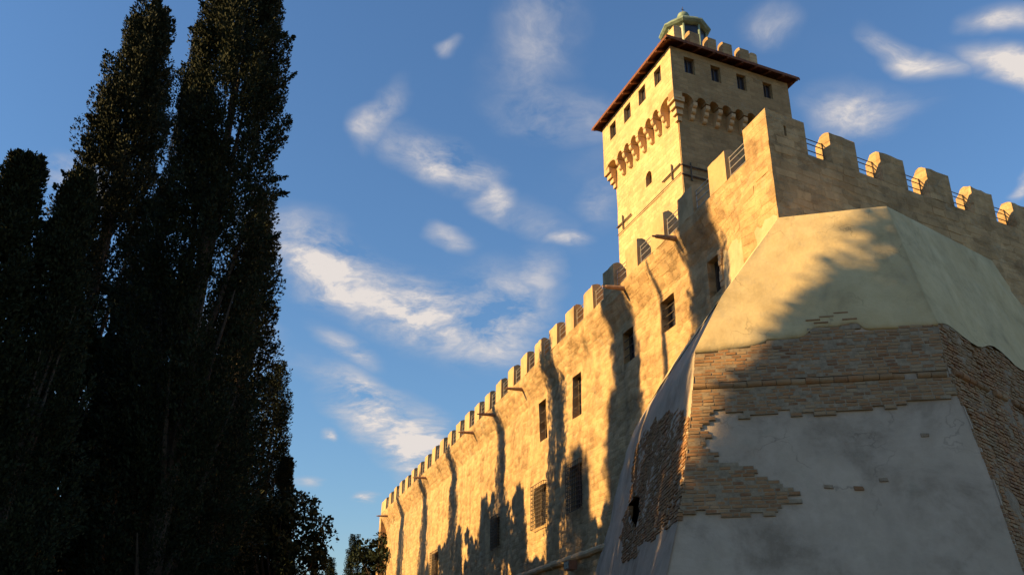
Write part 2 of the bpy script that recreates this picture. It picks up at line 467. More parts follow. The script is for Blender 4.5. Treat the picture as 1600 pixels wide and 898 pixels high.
M_CYP = leaf_mat('cypress_foliage', (0.010, 0.015, 0.007), (0.017, 0.024, 0.010), (0.032, 0.034, 0.013))
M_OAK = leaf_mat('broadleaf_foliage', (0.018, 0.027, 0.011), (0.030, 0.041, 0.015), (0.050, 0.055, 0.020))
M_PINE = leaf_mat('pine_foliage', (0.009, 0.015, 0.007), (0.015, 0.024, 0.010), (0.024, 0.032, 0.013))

def ground_mat():
    m, nt, bs = mat_new('dry_grass_ground')
    P = pos_of(nt)
    c = ramp(nt, noise(nt, P, 0.25, 7, 0.65), [(0.3, (0.035, 0.042, 0.016)), (0.5, (0.06, 0.06, 0.026)), (0.7, (0.10, 0.085, 0.048))])
    c = mixc(nt, mth(nt, 'MULTIPLY', noise(nt, P, 14, 5), 0.5), c, (0.05, 0.055, 0.02))
    nt.links.new(c, bs.inputs['Base Color']); bs.inputs['Roughness'].default_value = 1.0
    bump(nt, bs, noise(nt, P, 9, 6), 0.8, 0.05)
    return m

# ------------------------------------------------------------------ ground
g = MB()
NG = 24
gx = np.concatenate([-np.geomspace(3000, 20, 12), np.geomspace(20, 3000, 12)])
gy = gx + 40
for i in range(NG - 1):
    for j in range(NG - 1):
        g.poly([(gx[i], gy[j], 0), (gx[i + 1], gy[j], 0), (gx[i + 1], gy[j + 1], 0), (gx[i], gy[j + 1], 0)])
ground = g.build('ground', ground_mat(), merge=True)
ground['kind'] = 'structure'

# ------------------------------------------------------------------ long sunlit wall (west curtain)
K = np.array([7.1875, 21.3, 0.0])            # corner of the two parapets
LA, RA = -17.3, 62.3
L, NL = az(LA), az(LA - 90)
R, NR = az(RA), az(RA + 90)
SILL, TOP = 15.80, 16.90
Z0 = 13.33
WALL_END = 62.6

def sstep(a, b, x):
    t = min(1.0, max(0.0, (x - a) / (b - a))); return t * t * (3 - 2 * t)

def rec(s, z):
    full = 0.50 * sstep(0.6, 4.5, s)
    if z >= 15.62:
        return 0.0
    if z >= 14.5:
        return full * (15.62 - z) / 1.12
    return full

def lw(s, z, d=0.0, rough=True):
    """point on the west wall: s along, z up, d outwards of the face"""
    p = K + L * s + Z * z + NL * (d - rec(s, z))
    if rough:
        p = p + NL * float(vnoise(p, 0.9, 1) * 0.09 + vnoise(p, 2.2, 2) * 0.06)
    return p

def rw(s, z, d=0.0):
    p = K + R * s + Z * z + NR * d
    return p + NR * float(vnoise(p, 1.1, 3) * 0.03)

west = thing('curtain_wall', tuple(K + L * 30), 'long sunlit crenellated stone wall running back from the battered bastion', 'castle wall')
south = thing('curtain_wall', tuple(K + R * 8), 'shaded crenellated stone wall above the bastion on the right', 'castle wall')

def holed_grid(mb, fn, x0, x1, z0, z1, holes, step, depth, in_dir):
    xs = set(np.linspace(x0, x1, max(2, int((x1 - x0) / step[0]) + 1)).round(3)); zs = set(np.linspace(z0, z1, max(2, int((z1 - z0) / step[1]) + 1)).round(3))
    hx = {v for h_ in holes for v in h_[:2]}; hz = {v for h_ in holes for v in h_[2:]}
    xs = {float(x) for x in xs if all(abs(x - v) > 0.08 for v in hx)} | hx
    zs = {float(x) for x in zs if all(abs(x - v) > 0.08 for v in hz)} | hz
    xs, zs = sorted(xs), sorted(zs)
    idx = {}
    def vid(i, j):
        if (i, j) not in idx:
            idx[(i, j)] = mb.vert(fn(xs[i], zs[j]))
        return idx[(i, j)]
    for i in range(len(xs) - 1):
        for j in range(len(zs) - 1):
            mx, mz = (xs[i] + xs[i + 1]) / 2, (zs[j] + zs[j + 1]) / 2
            if any(a < mx < b and c < mz < d for (a, b, c, d) in holes):
                continue
            mb.f.append([vid(i, j), vid(i + 1, j), vid(i + 1, j + 1), vid(i, j + 1)])
    for (a, b, c, d) in holes:          # reveals
        ia, ib, jc, jd = xs.index(a), xs.index(b), zs.index(c), zs.index(d)
        ring = [(i, jc) for i in range(ia, ib)] + [(ib, j) for j in range(jc, jd)] + [(i, jd) for i in range(ib, ia, -1)] + [(ia, j) for j in range(jd, jc, -1)]
        front = [vid(*q) for q in ring]
        back = [mb.vert(np.array(mb.v[k]) + in_dir * depth) for k in front]
        for k in range(len(ring)):
            mb.f.append([front[k], front[(k + 1) % len(ring)], back[(k + 1) % len(ring)], back[k]])

WIN_W = [(3.90, 4.72, 12.95, 14.22), (7.06, 8.07, 12.97, 14.16), (10.40, 11.38, 12.93, 14.18), (15.79, 16.75, 12.24, 14.12), (20.12, 21.12, 12.30, 14.18),
         (15.82, 17.20, 8.42, 10.22), (20.26, 21.80, 8.44, 10.22), (41.4, 43.1, 8.3, 9.9), (27.5, 28.5, 8.44, 9.9)]
wm = MB()
holed_grid(wm, lambda s, z: lw(s, z), 0.0, WALL_END, -0.3, SILL, WIN_W, (0.40, 0.34), 0.42, -NL)
# top, back and end of the wall body
TH = 0.62
for k in range(60):
    s0, s1 = 0.7 + (WALL_END - 0.7) * k / 60, 0.7 + (WALL_END - 0.7) * (k + 1) / 60
    wm.poly([lw(s0, SILL), lw(s1, SILL), K + L * s1 + Z * SILL - NL * TH, K + L * s0 + Z * SILL - NL * TH])
    wm.poly([K + L * s0 + Z * SILL - NL * TH, K + L * s1 + Z * SILL - NL * TH, K + L * s1 - NL * TH + Z * 14.4, K + L * s0 - NL * TH + Z * 14.4])
    wm.poly([K + L * s0 + Z * 14.4 - NL * TH, K + L * s1 + Z * 14.4 - NL * TH, K + L * s1 - NL * 2.1 + Z * 14.4, K + L * s0 - NL * 2.1 + Z * 14.4])
    wm.poly([K + L * s0 + Z * 14.4 - NL * 2.1, K + L * s1 + Z * 14.4 - NL * 2.1, K + L * s1 - NL * 2.1, K + L * s0 - NL * 2.1])
zz = [-0.3, 3, 6, 9, 12, 14.5, 15.62, SILL]
for a, b in zip(zz, zz[1:]):
    wm.poly([lw(WALL_END, a), lw(WALL_END, b), K + L * WALL_END - NL * 2.1 + Z * b, K + L * WALL_END - NL * 2.1 + Z * a])
wall_body = wm.build('wall', M_WALL, west, merge=False)

# far return beyond the end of the west wall
ret = MB()
RETD = az(75)
E0 = K + L * WALL_END
ret.box(E0 + RETD * 0.05 - Z * 0.3, RETD * 20, L * 0.9, Z * (SILL + 0.3))
ret.build('return_wall', M_WALL, west)

def merlon_mesh(fn, a, b, out, seed, th=0.58, top=TOP):
    """cross-section: flat outer face, half-round coping towards the inside"""
    rr = random.Random(seed)
    prof = [(0.0, SILL + 0.002), (0.0, top - 0.03 + rr.uniform(-.06, .05))]
    hz = prof[1][1]
    prof += [(-0.05, hz + 0.035)]
    for t in (0.15, 0.35, 0.55, 0.78, 0.93):
        ang = math.pi * (0.30 + 0.70 * t)
        prof.append((-0.05 - (th - 0.05) * t, hz + 0.10 * math.sin(math.pi * min(1, t * 1.15 + .12)) - 0.22 * max(0, t - .6) / .4 * 0.9))
    prof += [(-th, hz - 0.22), (-th, SILL + 0.002)]
    mb = MB()
    ns = 4
    rings = []
    for k in range(ns + 1):
        s = a + (b - a) * k / ns
        e = rr.uniform(-.012, .012)
        ring = []
        for (d, z) in prof:
            p = fn(s + (rr.uniform(-.022, .022) if 0 < k < ns else e * .8), z) + out * (d + rr.uniform(-.018, .014)) + Z * (e + (rr.uniform(-.025, .02) if z > SILL + .5 else 0))
            ring.append(mb.vert(p))
        rings.append(ring)
    n = len(prof)
    for k in range(ns):
        for i in range(n):
            mb.f.append([rings[k][i], rings[k][(i + 1) % n], rings[k + 1][(i + 1) % n], rings[k + 1][i]])
    mb.f.append(rings[0][::-1]); mb.f.append(rings[-1])
    return mb

def railing(fn, a, b, out, parent, mat, d):
    """thin rails closing a gap between two merlons"""
    post = MB()
    for s in (a + 0.03, b - 0.03):
        p = fn(s, SILL) + out * d
        post.tube(p - Z * 0.02, p + Z * 0.86, 0.014, n=6)
    po = post.build('railing', mat, parent)
    for z in (0.18, 0.42, 0.66, 0.82):
        r = MB(); r.tube(fn(a - 0.03, SILL) + out * d + Z * z, fn(b + 0.03, SILL) + out * d + Z * z, 0.017, n=6)
        r.build('rail', mat, po)

starts = [0.04 * 0, 2.30, 4.43, 6.51, 8.70, 10.85, 13.0, 15.15, 17.25, 19.4, 21.55, 23.7, 25.9, 28.1, 30.3, 32.5, 34.7, 36.9, 39.1]
while starts[-1] < WALL_END - 3.4:
    starts.append(starts[-1] + 2.36)
flat_l = lambda s, z: K + L * s + Z * z
flat_r = lambda s, z: K + R * s + Z * z
ends = []
for i, s in enumerate(starts):
    e = 1.22 if i == 0 else s + 1.04 + random.uniform(-.03, .03)
    if i == len(starts) - 1:
        e = WALL_END
    ends.append(e)
    # the corner merlon belongs to this wall: it starts at the corner itself
    if i:
        merlon_mesh(flat_l, s, e, NL, 100 + i).build('merlon', M_MERL, west)
    if i:
        railing(flat_l, ends[i - 1], s, NL, west, M_RAIL, -0.14)

# windows of the west wall
def window_fill(parent, s0, s1, z0, z1, mat, d=-0.34, bars=0):
    c = MB()
    p = lambda s, z, q: K + L * s + Z * z + NL * (q - 0.5 * sstep(0.6, 4.5, s))
    c.poly([p(s0 - .05, z0 - .05, d), p(s1 + .05, z0 - .05, d), p(s1 + .05, z1 + .05, d), p(s0 - .05, z1 + .05, d)])
    w = c.build('window', M_DARK, parent)
    f = MB()
    for (a, b, zl, zh) in ((s0, s0 + .09, z0, z1), (s1 - .09, s1, z0, z1), (s0 + .09, s1 - .09, z0, z0 + .09), (s0 + .09, s1 - .09, z1 - .09, z1), ((s0 + s1) / 2 - .04, (s0 + s1) / 2 + .04, z0 + .09, z1 - .09)):
        f.box(p(a, zl, d + .004), L * (b - a), NL * 0.06, Z * (zh - zl))
    f.build('window_frame', mat, w)
    if bars:
        for k in range(bars):
            r = MB(); zb = z0 + (z1 - z0) * (k + 1) / (bars + 1)
            r.tube(p(s0 - .02, zb, -0.08), p(s1 + .02, zb, -0.08), 0.018, n=5)
            r.build('bar', M_IRON, w)
    return w

for i, (s0, s1, z0, z1) in enumerate(WIN_W):
    w = window_fill(west, s0, s1, z0, z1, M_SHUT, bars=3 if 0 < i < 5 else 0)
    if i >= 5:                          # projecting basket grille
        p = lambda s, z, q: K + L * s + Z * z + NL * (q - 0.5)
        gx0, gx1, gz0, gz1 = s0 - .12, s1 + .12, z0 - .10, z1 + .10
        nv, nh = 8, 11
        for k in range(nv + 1):
            s = gx0 + (gx1 - gx0) * k / nv
            r = MB(); r.tube(p(s, gz0, .16), p(s, gz1, .16), 0.016, n=5); r.build('grille_bar', M_IRON, west)
        for k in range(nh + 1):
            z = gz0 + (gz1 - gz0) * k / nh
            r = MB()
            r.tube(p(gx0, z, .175), p(gx1, z, .175), 0.016, n=5)
            r.tube(p(gx0, z, .175), p(gx0, z, -.10), 0.014, n=5); r.tube(p(gx1, z, .175), p(gx1, z, -.10), 0.014, n=5)
            r.build('grille_bar', M_IRON, west)
# broken stone jamb beside the first window
for k in range(7):
    z = 12.98 + k * 0.18
    j = MB(); w_ = random.uniform(.12, .24)
    j.box(lw(3.88 - w_, z, -.02, False), L * w_, NL * random.uniform(.04, .09), Z * .165)
    j.build('jamb_stone', M_TRIM, west)

# drain spouts, each tapering outwards
for i, (s, z) in enumerate([(5.81, 15.55), (10.08, 15.52), (22.68, 15.35), (27.62, 15.38), (31.77, 15.42), (44.72, 15.40), (59.9, 15.2)]):
    c = MB()
    b0 = K + L * s + Z * z - NL * 0.15
    c.tube(b0, b0 + NL * 0.85 - Z * 0.04, 0.105, 0.065, n=10)
    c.tube(b0 + NL * 0.80 - Z * 0.04, b0 + NL * 0.98 - Z * 0.05, 0.04, 0.035, n=8)
    c.build('drain_spout', M_SPOUT, west, smooth=False)

# half-round string course low on the wall
for k in range(34):
    s0 = 13.2 + k * 0.62
    c = MB()
    p0 = K + L * s0 + Z * (6.52 + random.uniform(-.02, .02)) - NL * 0.5
    c.tube(p0, p0 + L * 0.605, 0.15, 0.15, n=10)
    c.build('string_course_stone', M_TRIM, west)

# small wall lamp on a bracket, just below the string course
lamp = thing('wall_lamp', tuple(K + L * 16.4 - NL * 0.5 + Z * 5.95), 'small brown floodlight box on a pale bracket at the foot of the long wall', 'lamp')
c = MB(); c.box(K + L * 16.0 - NL * 0.28 + Z * 5.98, L * 0.62, NL * 0.34, Z * 0.34); hb = c.build('housing', M_LAMP, lamp)
c = MB(); c.box(K + L * 16.04 - NL * 0.28 + NL * 0.342 + Z * 6.02, L * 0.54, NL * 0.012, Z * 0.26); c.build('glass', M_DARK, hb)
c = MB(); c.tube(K + L * 16.75 - NL * 0.52 + Z * 6.0, K + L * 16.75 - NL * 0.12 + Z * 6.18, 0.045, n=6); c.tube(K + L * 16.60 - NL * 0.12 + Z * 6.16, K + L * 16.92 - NL * 0.12 + Z * 6.22, 0.04, n=6)
c.build('bracket', M_LAMPB, lamp)

# individually visible ashlar on the two corner faces
def block_course(fn, out, parent, x0, x1, z0, z1, name, skip=0.25, wmin=.45, wmax=.95, hmin=.22, hmax=.32, lim=140, seed=5, region=None):
    rr = random.Random(seed); z = z0; cnt = 0
    while z < z1 - 0.12:
        h = min(rr.uniform(hmin, hmax), z1 - z)
        x = x0 + rr.uniform(0.0, .3)
        while x < x1 - 0.15:
            w = min(rr.uniform(wmin, wmax), x1 - x)
            if rr.random() > skip and cnt < lim and (region is None or region(x + w / 2, z + h / 2)):
                d = rr.uniform(.002, .014); ga = .007
                j = lambda: rr.uniform(-.014, .014)
                x_0, x_1, z_0, z_1 = x + ga, x + w - ga, z + ga, z + h - ga
                b = MB()
                cor = [(x_0 + j(), z_0 + j()), (x_1 + j(), z_0 + j()), (x_1 + j(), z_1 + j()), (x_0 + j(), z_1 + j())]
                ins = 0.012
                cx_, cz_ = (x_0 + x_1) / 2, (z_0 + z_1) / 2
                low = [fn(a, q) - out * .06 for a, q in cor]
                topc = [fn(a + (ins if a < cx_ else -ins), q + (ins if q < cz_ else -ins)) + out * (d + rr.uniform(-.004, .004)) for a, q in cor]
                b.hexa(low + topc)
                b.build(name, M_BLOCK, parent); cnt += 1
            x += w
        z += h

block_course(lambda s, z: lw(s, z), NL, west, 0.04, 10.0, 13.55, 15.72, 'stone', skip=.66, lim=110, seed=3,
             region=lambda x, z: not any(a - .4 < x < b + .4 and c - .2 < z < d + .2 for a, b, c, d in WIN_W) and z > 13.3 + 0.12 * x)

rp = MB(); idx = {}
ns_, nz_ = 18, 8
for i in range(ns_ + 1):
    s_ = 0.02 + 3.70 * i / ns_
    zl = 12.3 if s_ > 0.5 else 13.0
    zh = 13.42 + 0.80 * (s_ / 3.72) + 0.10 * math.sin(s_ * 5.1) + 0.06 * math.sin(s_ * 13)
    for j in range(nz_ + 1):
        t_ = j / nz_
        idx[i, j] = rp.vert(lw(s_, zl + (zh - zl) * t_, 0.028 if 0 < i < ns_ and j < nz_ else -0.01))
for i in range(ns_):
    for j in range(nz_):
        rp.f.append([idx[i, j], idx[i + 1, j], idx[i + 1, j + 1], idx[i, j + 1]])
rp.build('render_patch', M_PLAS_W, west, smooth=True)

# ------------------------------------------------------------------ shaded wall on the right (south curtain)
SOUTH_END = 19.0
sm = MB()
holed_grid(sm, lambda s, z: rw(s, z), 0.004, SOUTH_END, 8.0, SILL, [], (0.5, 0.4), 0.3, -NR)
for k in range(20):
    s0, s1 = .8 + (SOUTH_END - .8) * k / 20, .8 + (SOUTH_END - .8) * (k + 1) / 20
    sm.poly([rw(s0, SILL), rw(s1, SILL), K + R * s1 + Z * SILL - NR * TH, K + R * s0 + Z * SILL - NR * TH])
    sm.poly([K + R * s0 + Z * SILL - NR * TH, K + R * s1 + Z * SILL - NR * TH, K + R * s1 - NR * TH + Z * 14.4, K + R * s0 - NR * TH + Z * 14.4])
sm.build('wall', M_WALLR, south)
low = MB()
low.box(K + R * 0.2 - NR * 0.10 - Z * 0.3, R * (SOUTH_END - .2), -NR * 1.6, Z * 14.6)
low.build('wall_core', M_WALLR, south)
RM = [(1.50, None)]
m0 = MB()
SM = [(2.50, 3.56), (4.60, 5.66), (6.70, 7.78), (8.80, 9.86), (10.90, 11.96), (13.0, 14.05), (15.1, 16.15), (17.2, 18.3)]
for i, (a, b) in enumerate(SM):
    merlon_mesh(flat_r, a, b, NR, 300 + i).build('merlon', M_WALLR, south)
    railing(flat_r, 1.50 if i == 0 else SM[i - 1][1], a, NR, south, M_IRON, -0.30)
# corner merlon: one L-shaped block over both walls, with a loophole in the shaded arm
zt = TOP
def ext(pts, z0, z1, name, mat, parent):
    c = MB(); c.prism([np.asarray(p) + Z * z0 for p in pts], Z * (z1 - z0)); return c.build(name, mat, parent)
_den = 1.0 / math.sin(math.radians(RA - LA))
INN = K + (L + R) * 0.58 * _den                   # inner corner of the L
ext([K, K + R * .655, K + R * .655 - NR * .58, INN, K + L * 1.22 - NL * .58, K + L * 1.22], SILL + .002, zt, 'corner_merlon', M_WALL, west)
cm = ext([K + R * .745, K + R * 1.50, K + R * 1.50 - NR * .58, K + R * .745 - NR * .58], SILL + .002, zt - .004, 'corner_merlon', M_WALLR, south)
ext([K + R * .656, K + R * .744, K + R * .744 - NR * .579, K + R * .656 - NR * .579], SILL + .002, 16.17, 'loophole_sill', M_WALLR, south)
ext([K + R * .656, K + R * .744, K + R * .744 - NR * .579, K + R * .656 - NR * .579], 16.52, zt - .006, 'loophole_lintel', M_WALLR, south)
c = MB(); c.poly([K + R * .65 + Z * 16.1 - NR * .4, K + R * .75 + Z * 16.1 - NR * .4, K + R * .75 + Z * 16.6 - NR * .4, K + R * .65 + Z * 16.6 - NR * .4]); c.build('loophole', M_HOLE, south)  # near-black sheet painted as the shade deep in the slit
block_course(lambda s, z: rw(s, z), NR, south, 0.06, 12.0, 13.45, 15.74, 'stone', skip=.62, lim=150, seed=9,
             region=lambda x, z: z > 14.55 or x < 4.4)
block_course(lambda s, z: flat_r(s, z), NR, south, 0.06, 1.44, 15.82, 16.12, 'stone', skip=.3, lim=8, seed=19)

# ------------------------------------------------------------------ battered bastion
bast = thing('bastion', (7.0, 20.0, 0.0), 'battered corner bastion of peeling render over weathered brick', 'bastion')
K0 = np.array([K[0], K[1], Z0])
FN = np.array([-0.2030558, -0.95530244, 0.21486178]); FU = az(102); FV = np.array([0.04467228, 0.21016654, 0.97664447])
def fp(u, v, d=0.0):
    return K0 + FU * u + FV * v + FN * d
BP = np.array([[5.376, 21.133, 10.875], [4.971, 21.051, 10.127], [4.576, 20.968, 9.385], [4.257, 20.629, 7.576], [3.857, 20.257, 5.543], [3.356, 19.99, 3.885], [2.9, 19.77, 1.8], [2.4, 19.45, -0.3]])
CP = np.array([[9.902, 20.74, 13.407], [9.995, 20.368, 11.842], [10.118, 19.988, 10.265], [10.196, 19.841, 9.688], [10.12, 19.649, 8.744], [10.17, 19.437, 7.84], [10.288, 18.972, 5.908], [10.30, 18.514, 3.793], [10.30, 18.0, 1.5], [10.30, 17.62, -0.3]])
AP = [(18.0, -0.3), (16.6, 3), (14.9, 5.67), (13.35, 7.31), (12.45, 8.6), (11.75, 9.6), (10.7, 10.36), (9.0, 11.1), (7.4, 11.75), (5.75, 12.2), (4.22, 12.62)]
DP = [(15, -0.3), (14.3, 3), (13.4, 7), (12.4, 10), (11.4, 11.5), (10.4, 12.8), (9.74, 13.5), (9.2, 14.2), (8, 14.4), (4.6, 14.5)]
def curve(P, z):
    return np.array([np.interp(z, P[::-1, 2], P[::-1, k]) for k in range(2)])
def LF(z, a, d=0.0):
    b = curve(BP, z); s = np.interp(z, [q[1] for q in AP], [q[0] for q in AP])
    e = (K + L * s - NL * 0.52)[:2]
    t = e - b; nn = np.array([-t[1], t[0]]) / np.linalg.norm(t)
    p = b * (1 - a) + e * a + nn * d
    return np.array([p[0], p[1], z])
def RF(z, a, d=0.0):
    b = curve(CP, z); s = np.interp(z, [q[1] for q in DP], [q[0] for q in DP])
    e = (K + R * s - NR * 0.03)[:2]
    t = e - b; nn = np.array([t[1], -t[0]]) / np.linalg.norm(t)
    p = b * (1 - a) + e * a + nn * d
    return np.array([p[0], p[1], z])

# hidden core keeps the bastion a solid
def inside(poly, x, y):
    c_ = False; n = len(poly)
    for i in range(n):
        x1, y1 = poly[i]; x2, y2 = poly[(i + 1) % n]
        if (y1 > y) != (y2 > y) and x < (x2 - x1) * (y - y1) / (y2 - y1) + x1:
            c_ = not c_
    return c_

def uv_of(p):
    q = np.asarray(p) - K0; return (float(q @ FU), float(q @ FV))
BUV = [(0.0, 0.0)] + [uv_of(p) for p in BP]
CUV = [uv_of(p) for p in CP]
def u_left(v):  return float(np.interp(-v, [-q[1] for q in BUV], [q[0] for q in BUV]))
def u_right(v): return float(np.interp(-v, [-q[1] for q in CUV], [q[0] for q in CUV]))

# front face, lower render (6 cm behind the brick and the upper render)
fm = MB(); vs_ = np.linspace(-13.6, -3.3, 36); nu = 22; idx = {}
for j, v in enumerate(vs_):
    for i in range(nu + 1):
        u = u_left(v) + (u_right(v) - u_left(v)) * i / nu
        p = fp(u, v, -0.06); idx[i, j] = fm.vert(p + FN * float(vnoise(p, .8, 6) * .05 + vnoise(p, 3, 7) * .012) * (0 if i in (0, nu) else 1))
for j in range(len(vs_) - 1):
    for i in range(nu):
        fm.f.append([idx[i, j], idx[i + 1, j], idx[i + 1, j + 1], idx[i, j + 1]])
fm.build('lower_render', M_PLAS_LO, bast, smooth=True)

BRICK = [(-2.54, -4.17), (-0.88, -4.01), (-0.91, -3.87), (0.05, -3.87), (0.27, -3.57), (1.37, -3.52), (1.48, -3.76), (3.25, -3.73), (3.19, -4.7), (3.24, -4.94), (3.27, -5.69), (2.45, -5.8), (2.36, -5.7), (2.03, -5.85), (0.91, -5.92), (-0.08, -5.95), (-0.3, -6.02), (-0.49, -5.77), (-0.7, -5.76), (-0.82, -5.92), (-1.45, -5.99), (-1.8, -5.77), (-2.15, -5.75), (-2.22, -5.92), (-2.35, -6.0), (-2.4, -6.28), (-2.45, -6.61), (-2.26, -6.94), (-2.06, -7.11), (-1.64, -7.22), (-1.28, -7.39), (-1.08, -7.61), (-0.59, -7.73), (-0.6, -8.14), (-0.99, -8.18), (-1.14, -8.33), (-2.03, -8.41), (-2.22, -8.24), (-2.77, -8.21), (-3.07, -8.32)]
# upper render: everything above the brick line, ragged lower edge
edge = [(-2.56, -4.13), (-1.9, -4.10), (-1.4, -4.05), (-0.88, -3.99), (-0.91, -3.86), (-0.4, -3.88), (0.05, -3.85), (0.13, -3.72), (0.27, -3.57), (0.8, -3.60), (1.37, -3.52), (1.48, -3.74), (2.3, -3.76), (3.0, -3.73), (3.25, -3.73)]
um = MB()
cols_ = []
nrow = 26
ups = np.linspace(-2.56, 3.25, 56)
for i, e in enumerate(ups):
    lo = float(np.interp(e, [q[0] for q in edge], [q[1] for q in edge]))
    cols_.append(lo + random.uniform(-.012, .012))
# grid in (row fraction, across) between the bastion's two arrises
rows = []
nrow, ncol = 30, 40
for r_ in range(nrow + 1):
    fr = r_ / nrow
    ring = []
    for k in range(ncol + 1):
        a = k / ncol
        # bottom edge point and top edge point for this column
        ub = -2.56 + (3.25 + 2.56) * a
        vb = float(np.interp(ub, ups, cols_))
        vt = 0.0 + 0.08 * a
        v = vb + (vt - vb) * fr
        u = u_left(v) + (u_right(v) - u_left(v)) * a
        p = fp(u, v)
        dmp = 0 if k in (0, ncol) or r_ in (0, nrow) else 1
        ring.append(um.vert(p + FN * float(vnoise(p, .7, 8) * .10 + vnoise(p, 2.4, 9) * .03) * dmp))
    rows.append(ring)
for r_ in range(nrow):
    for k in range(ncol):
        um.f.append([rows[r_][k], rows[r_][k + 1], rows[r_ + 1][k + 1], rows[r_ + 1][k]])
low_back = [um.vert(np.array(um.v[i]) - FN * 0.07) for i in rows[0]]
for k in range(ncol):
    um.f.append([rows[0][k], low_back[k], low_back[k + 1], rows[0][k + 1]])

# ledge behind the top edge, up to the shaded wall
c = MB(); D0 = K + R * 4.6 + Z * 14.5 - NR * .05
c.poly([K0 + FN * -.004, fp(*CUV[0]), D0]); c.build('ledge', M_PLAS_UP, bast)

# left flank: shoulder fan, then ruled face with a pocket where the masonry has fallen out
lm = MB()
B1 = BP[0]
zsA = [10.875, 11.17, 11.81, 12.21, 12.62]
apts = [LF(10.875, 1.0)] + [np.append((K + L * np.interp(z, [q[1] for q in AP], [q[0] for q in AP]) - NL * 0.52)[:2], z) for z in zsA[1:]]
fan = apts + [K + L * 1.6 + Z * 13.05 - NL * .12, K0.copy()]
for p, q in zip(fan, fan[1:]):
    for k in range(8):          # subdivided for a gentle surface
        a0, a1 = k / 8, (k + 1) / 8
        lm.poly([B1 + (p - B1) * a0, B1 + (p - B1) * a1, B1 + (q - B1) * a1, B1 + (q - B1) * a0] if k else [B1, B1 + (p - B1) * a1, B1 + (q - B1) * a1])
lm.build('shoulder', M_PLAS_UP, bast, merge=True)

PATCH = [(7.6, -.01), (8.1, .1), (8.6, .22), (9.0, .42), (9.2, .70), (8.6, .72), (7.6, .64), (6.9, .66), (6.3, .64), (5.3, .52), (5.0, .44), (5.2, .28), (5.1, .14), (5.15, -.01)]
HOLE = [(7.3, .55), (7.1, .63), (6.2, .50), (5.9, .43), (6.3, .40), (6.9, .46)]
lm = MB(); idx = {}
zs_ = np.linspace(-0.3, 10.875, 64); as_ = np.linspace(0, 1, 34)
for j, z in enumerate(zs_):
    for i, a in enumerate(as_):
        p = LF(z, a, -0.02); dm = 0 if i == 0 else 1
        p = p + np.array([-1.0, 0, 0]) * float(vnoise(p, .8, 12) * .06 + vnoise(p, 2.5, 13) * .025) * dm
        idx[i, j] = lm.vert(p)
hole_cells = []
for j in range(len(zs_) - 1):
    for i in range(len(as_) - 1):
        if inside(HOLE, (zs_[j] + zs_[j + 1]) / 2, (as_[i] + as_[i + 1]) / 2):
            hole_cells.append((i, j)); continue
        lm.f.append([idx[i, j], idx[i + 1, j], idx[i + 1, j + 1], idx[i, j + 1]])
lm.build('flank_render', M_PLAS_LO, bast, smooth=True)
hm = MB()
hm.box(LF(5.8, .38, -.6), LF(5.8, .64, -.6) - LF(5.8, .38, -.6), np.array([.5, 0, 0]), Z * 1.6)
hm.build('pocket_back', M_HOLE, bast)  # near-black back, the pocket's shade put into its colour

# right flank: fan above, ruled face below, upper render proud of the brick
rm = MB(); C0 = CP[0]
fan = [np.append((K + R * s - NR * .03)[:2], z) for s, z in [(4.6, 14.5), (6.3, 14.46), (8, 14.4), (9.2, 14.2), (9.74, 13.5)]] + [RF(13.407, 1.0)]
for p, q in zip(fan, fan[1:]):
    for k in range(8):
        a0, a1 = k / 8, (k + 1) / 8
        rm.poly([C0 + (p - C0) * a0, C0 + (p - C0) * a1, C0 + (q - C0) * a1, C0 + (q - C0) * a0] if k else [C0, C0 + (p - C0) * a1, C0 + (q - C0) * a1])
idx = {}; zs_ = np.linspace(9.72, 13.407, 22); as_ = np.linspace(0, 1, 30)
def rlow(a):     # lower edge of the upper render on this flank
    return 9.70 + 0.25 * min(1, a * 3) + 0.15 * math.sin(a * 23) * (1 if a > .02 else 0)
for j in range(len(zs_)):
    for i, a in enumerate(as_):
        z = rlow(a) + (13.407 - rlow(a)) * j / (len(zs_) - 1)
        p = RF(z, a, 0.0); idx[i, j] = rm.vert(p + NR * float(vnoise(p, .8, 14) * .08 + vnoise(p, 2.6, 15) * .03) * (0 if i in (0,) or j == len(zs_) - 1 else 1))
for j in range(len(zs_) - 1):
    for i in range(len(as_) - 1):
        rm.f.append([idx[i, j], idx[i + 1, j], idx[i + 1, j + 1], idx[i, j + 1]])
_o = len(um.v); um.v += rm.v; um.f += [[i + _o for i in q] for q in rm.f]
um.build('upper_render', M_PLAS_UP, bast, smooth=True, merge=True)
rm = MB(); idx = {}; zs_ = np.linspace(-0.3, 10.4, 56); as_ = np.linspace(0, 1, 40)
for j, z in enumerate(zs_):
    for i, a in enumerate(as_):
        p = RF(z, a, -0.05); idx[i, j] = rm.vert(p + NR * float(vnoise(p, 1.3, 16) * .10 + vnoise(p, 4, 17) * .05) * (0 if i == 0 else 1))
for j in range(len(zs_) - 1):
    for i in range(len(as_) - 1):
        rm.f.append([idx[i, j], idx[i + 1, j], idx[i + 1, j + 1], idx[i, j + 1]])
rm.build('right_core', M_RUBBLE, bast)

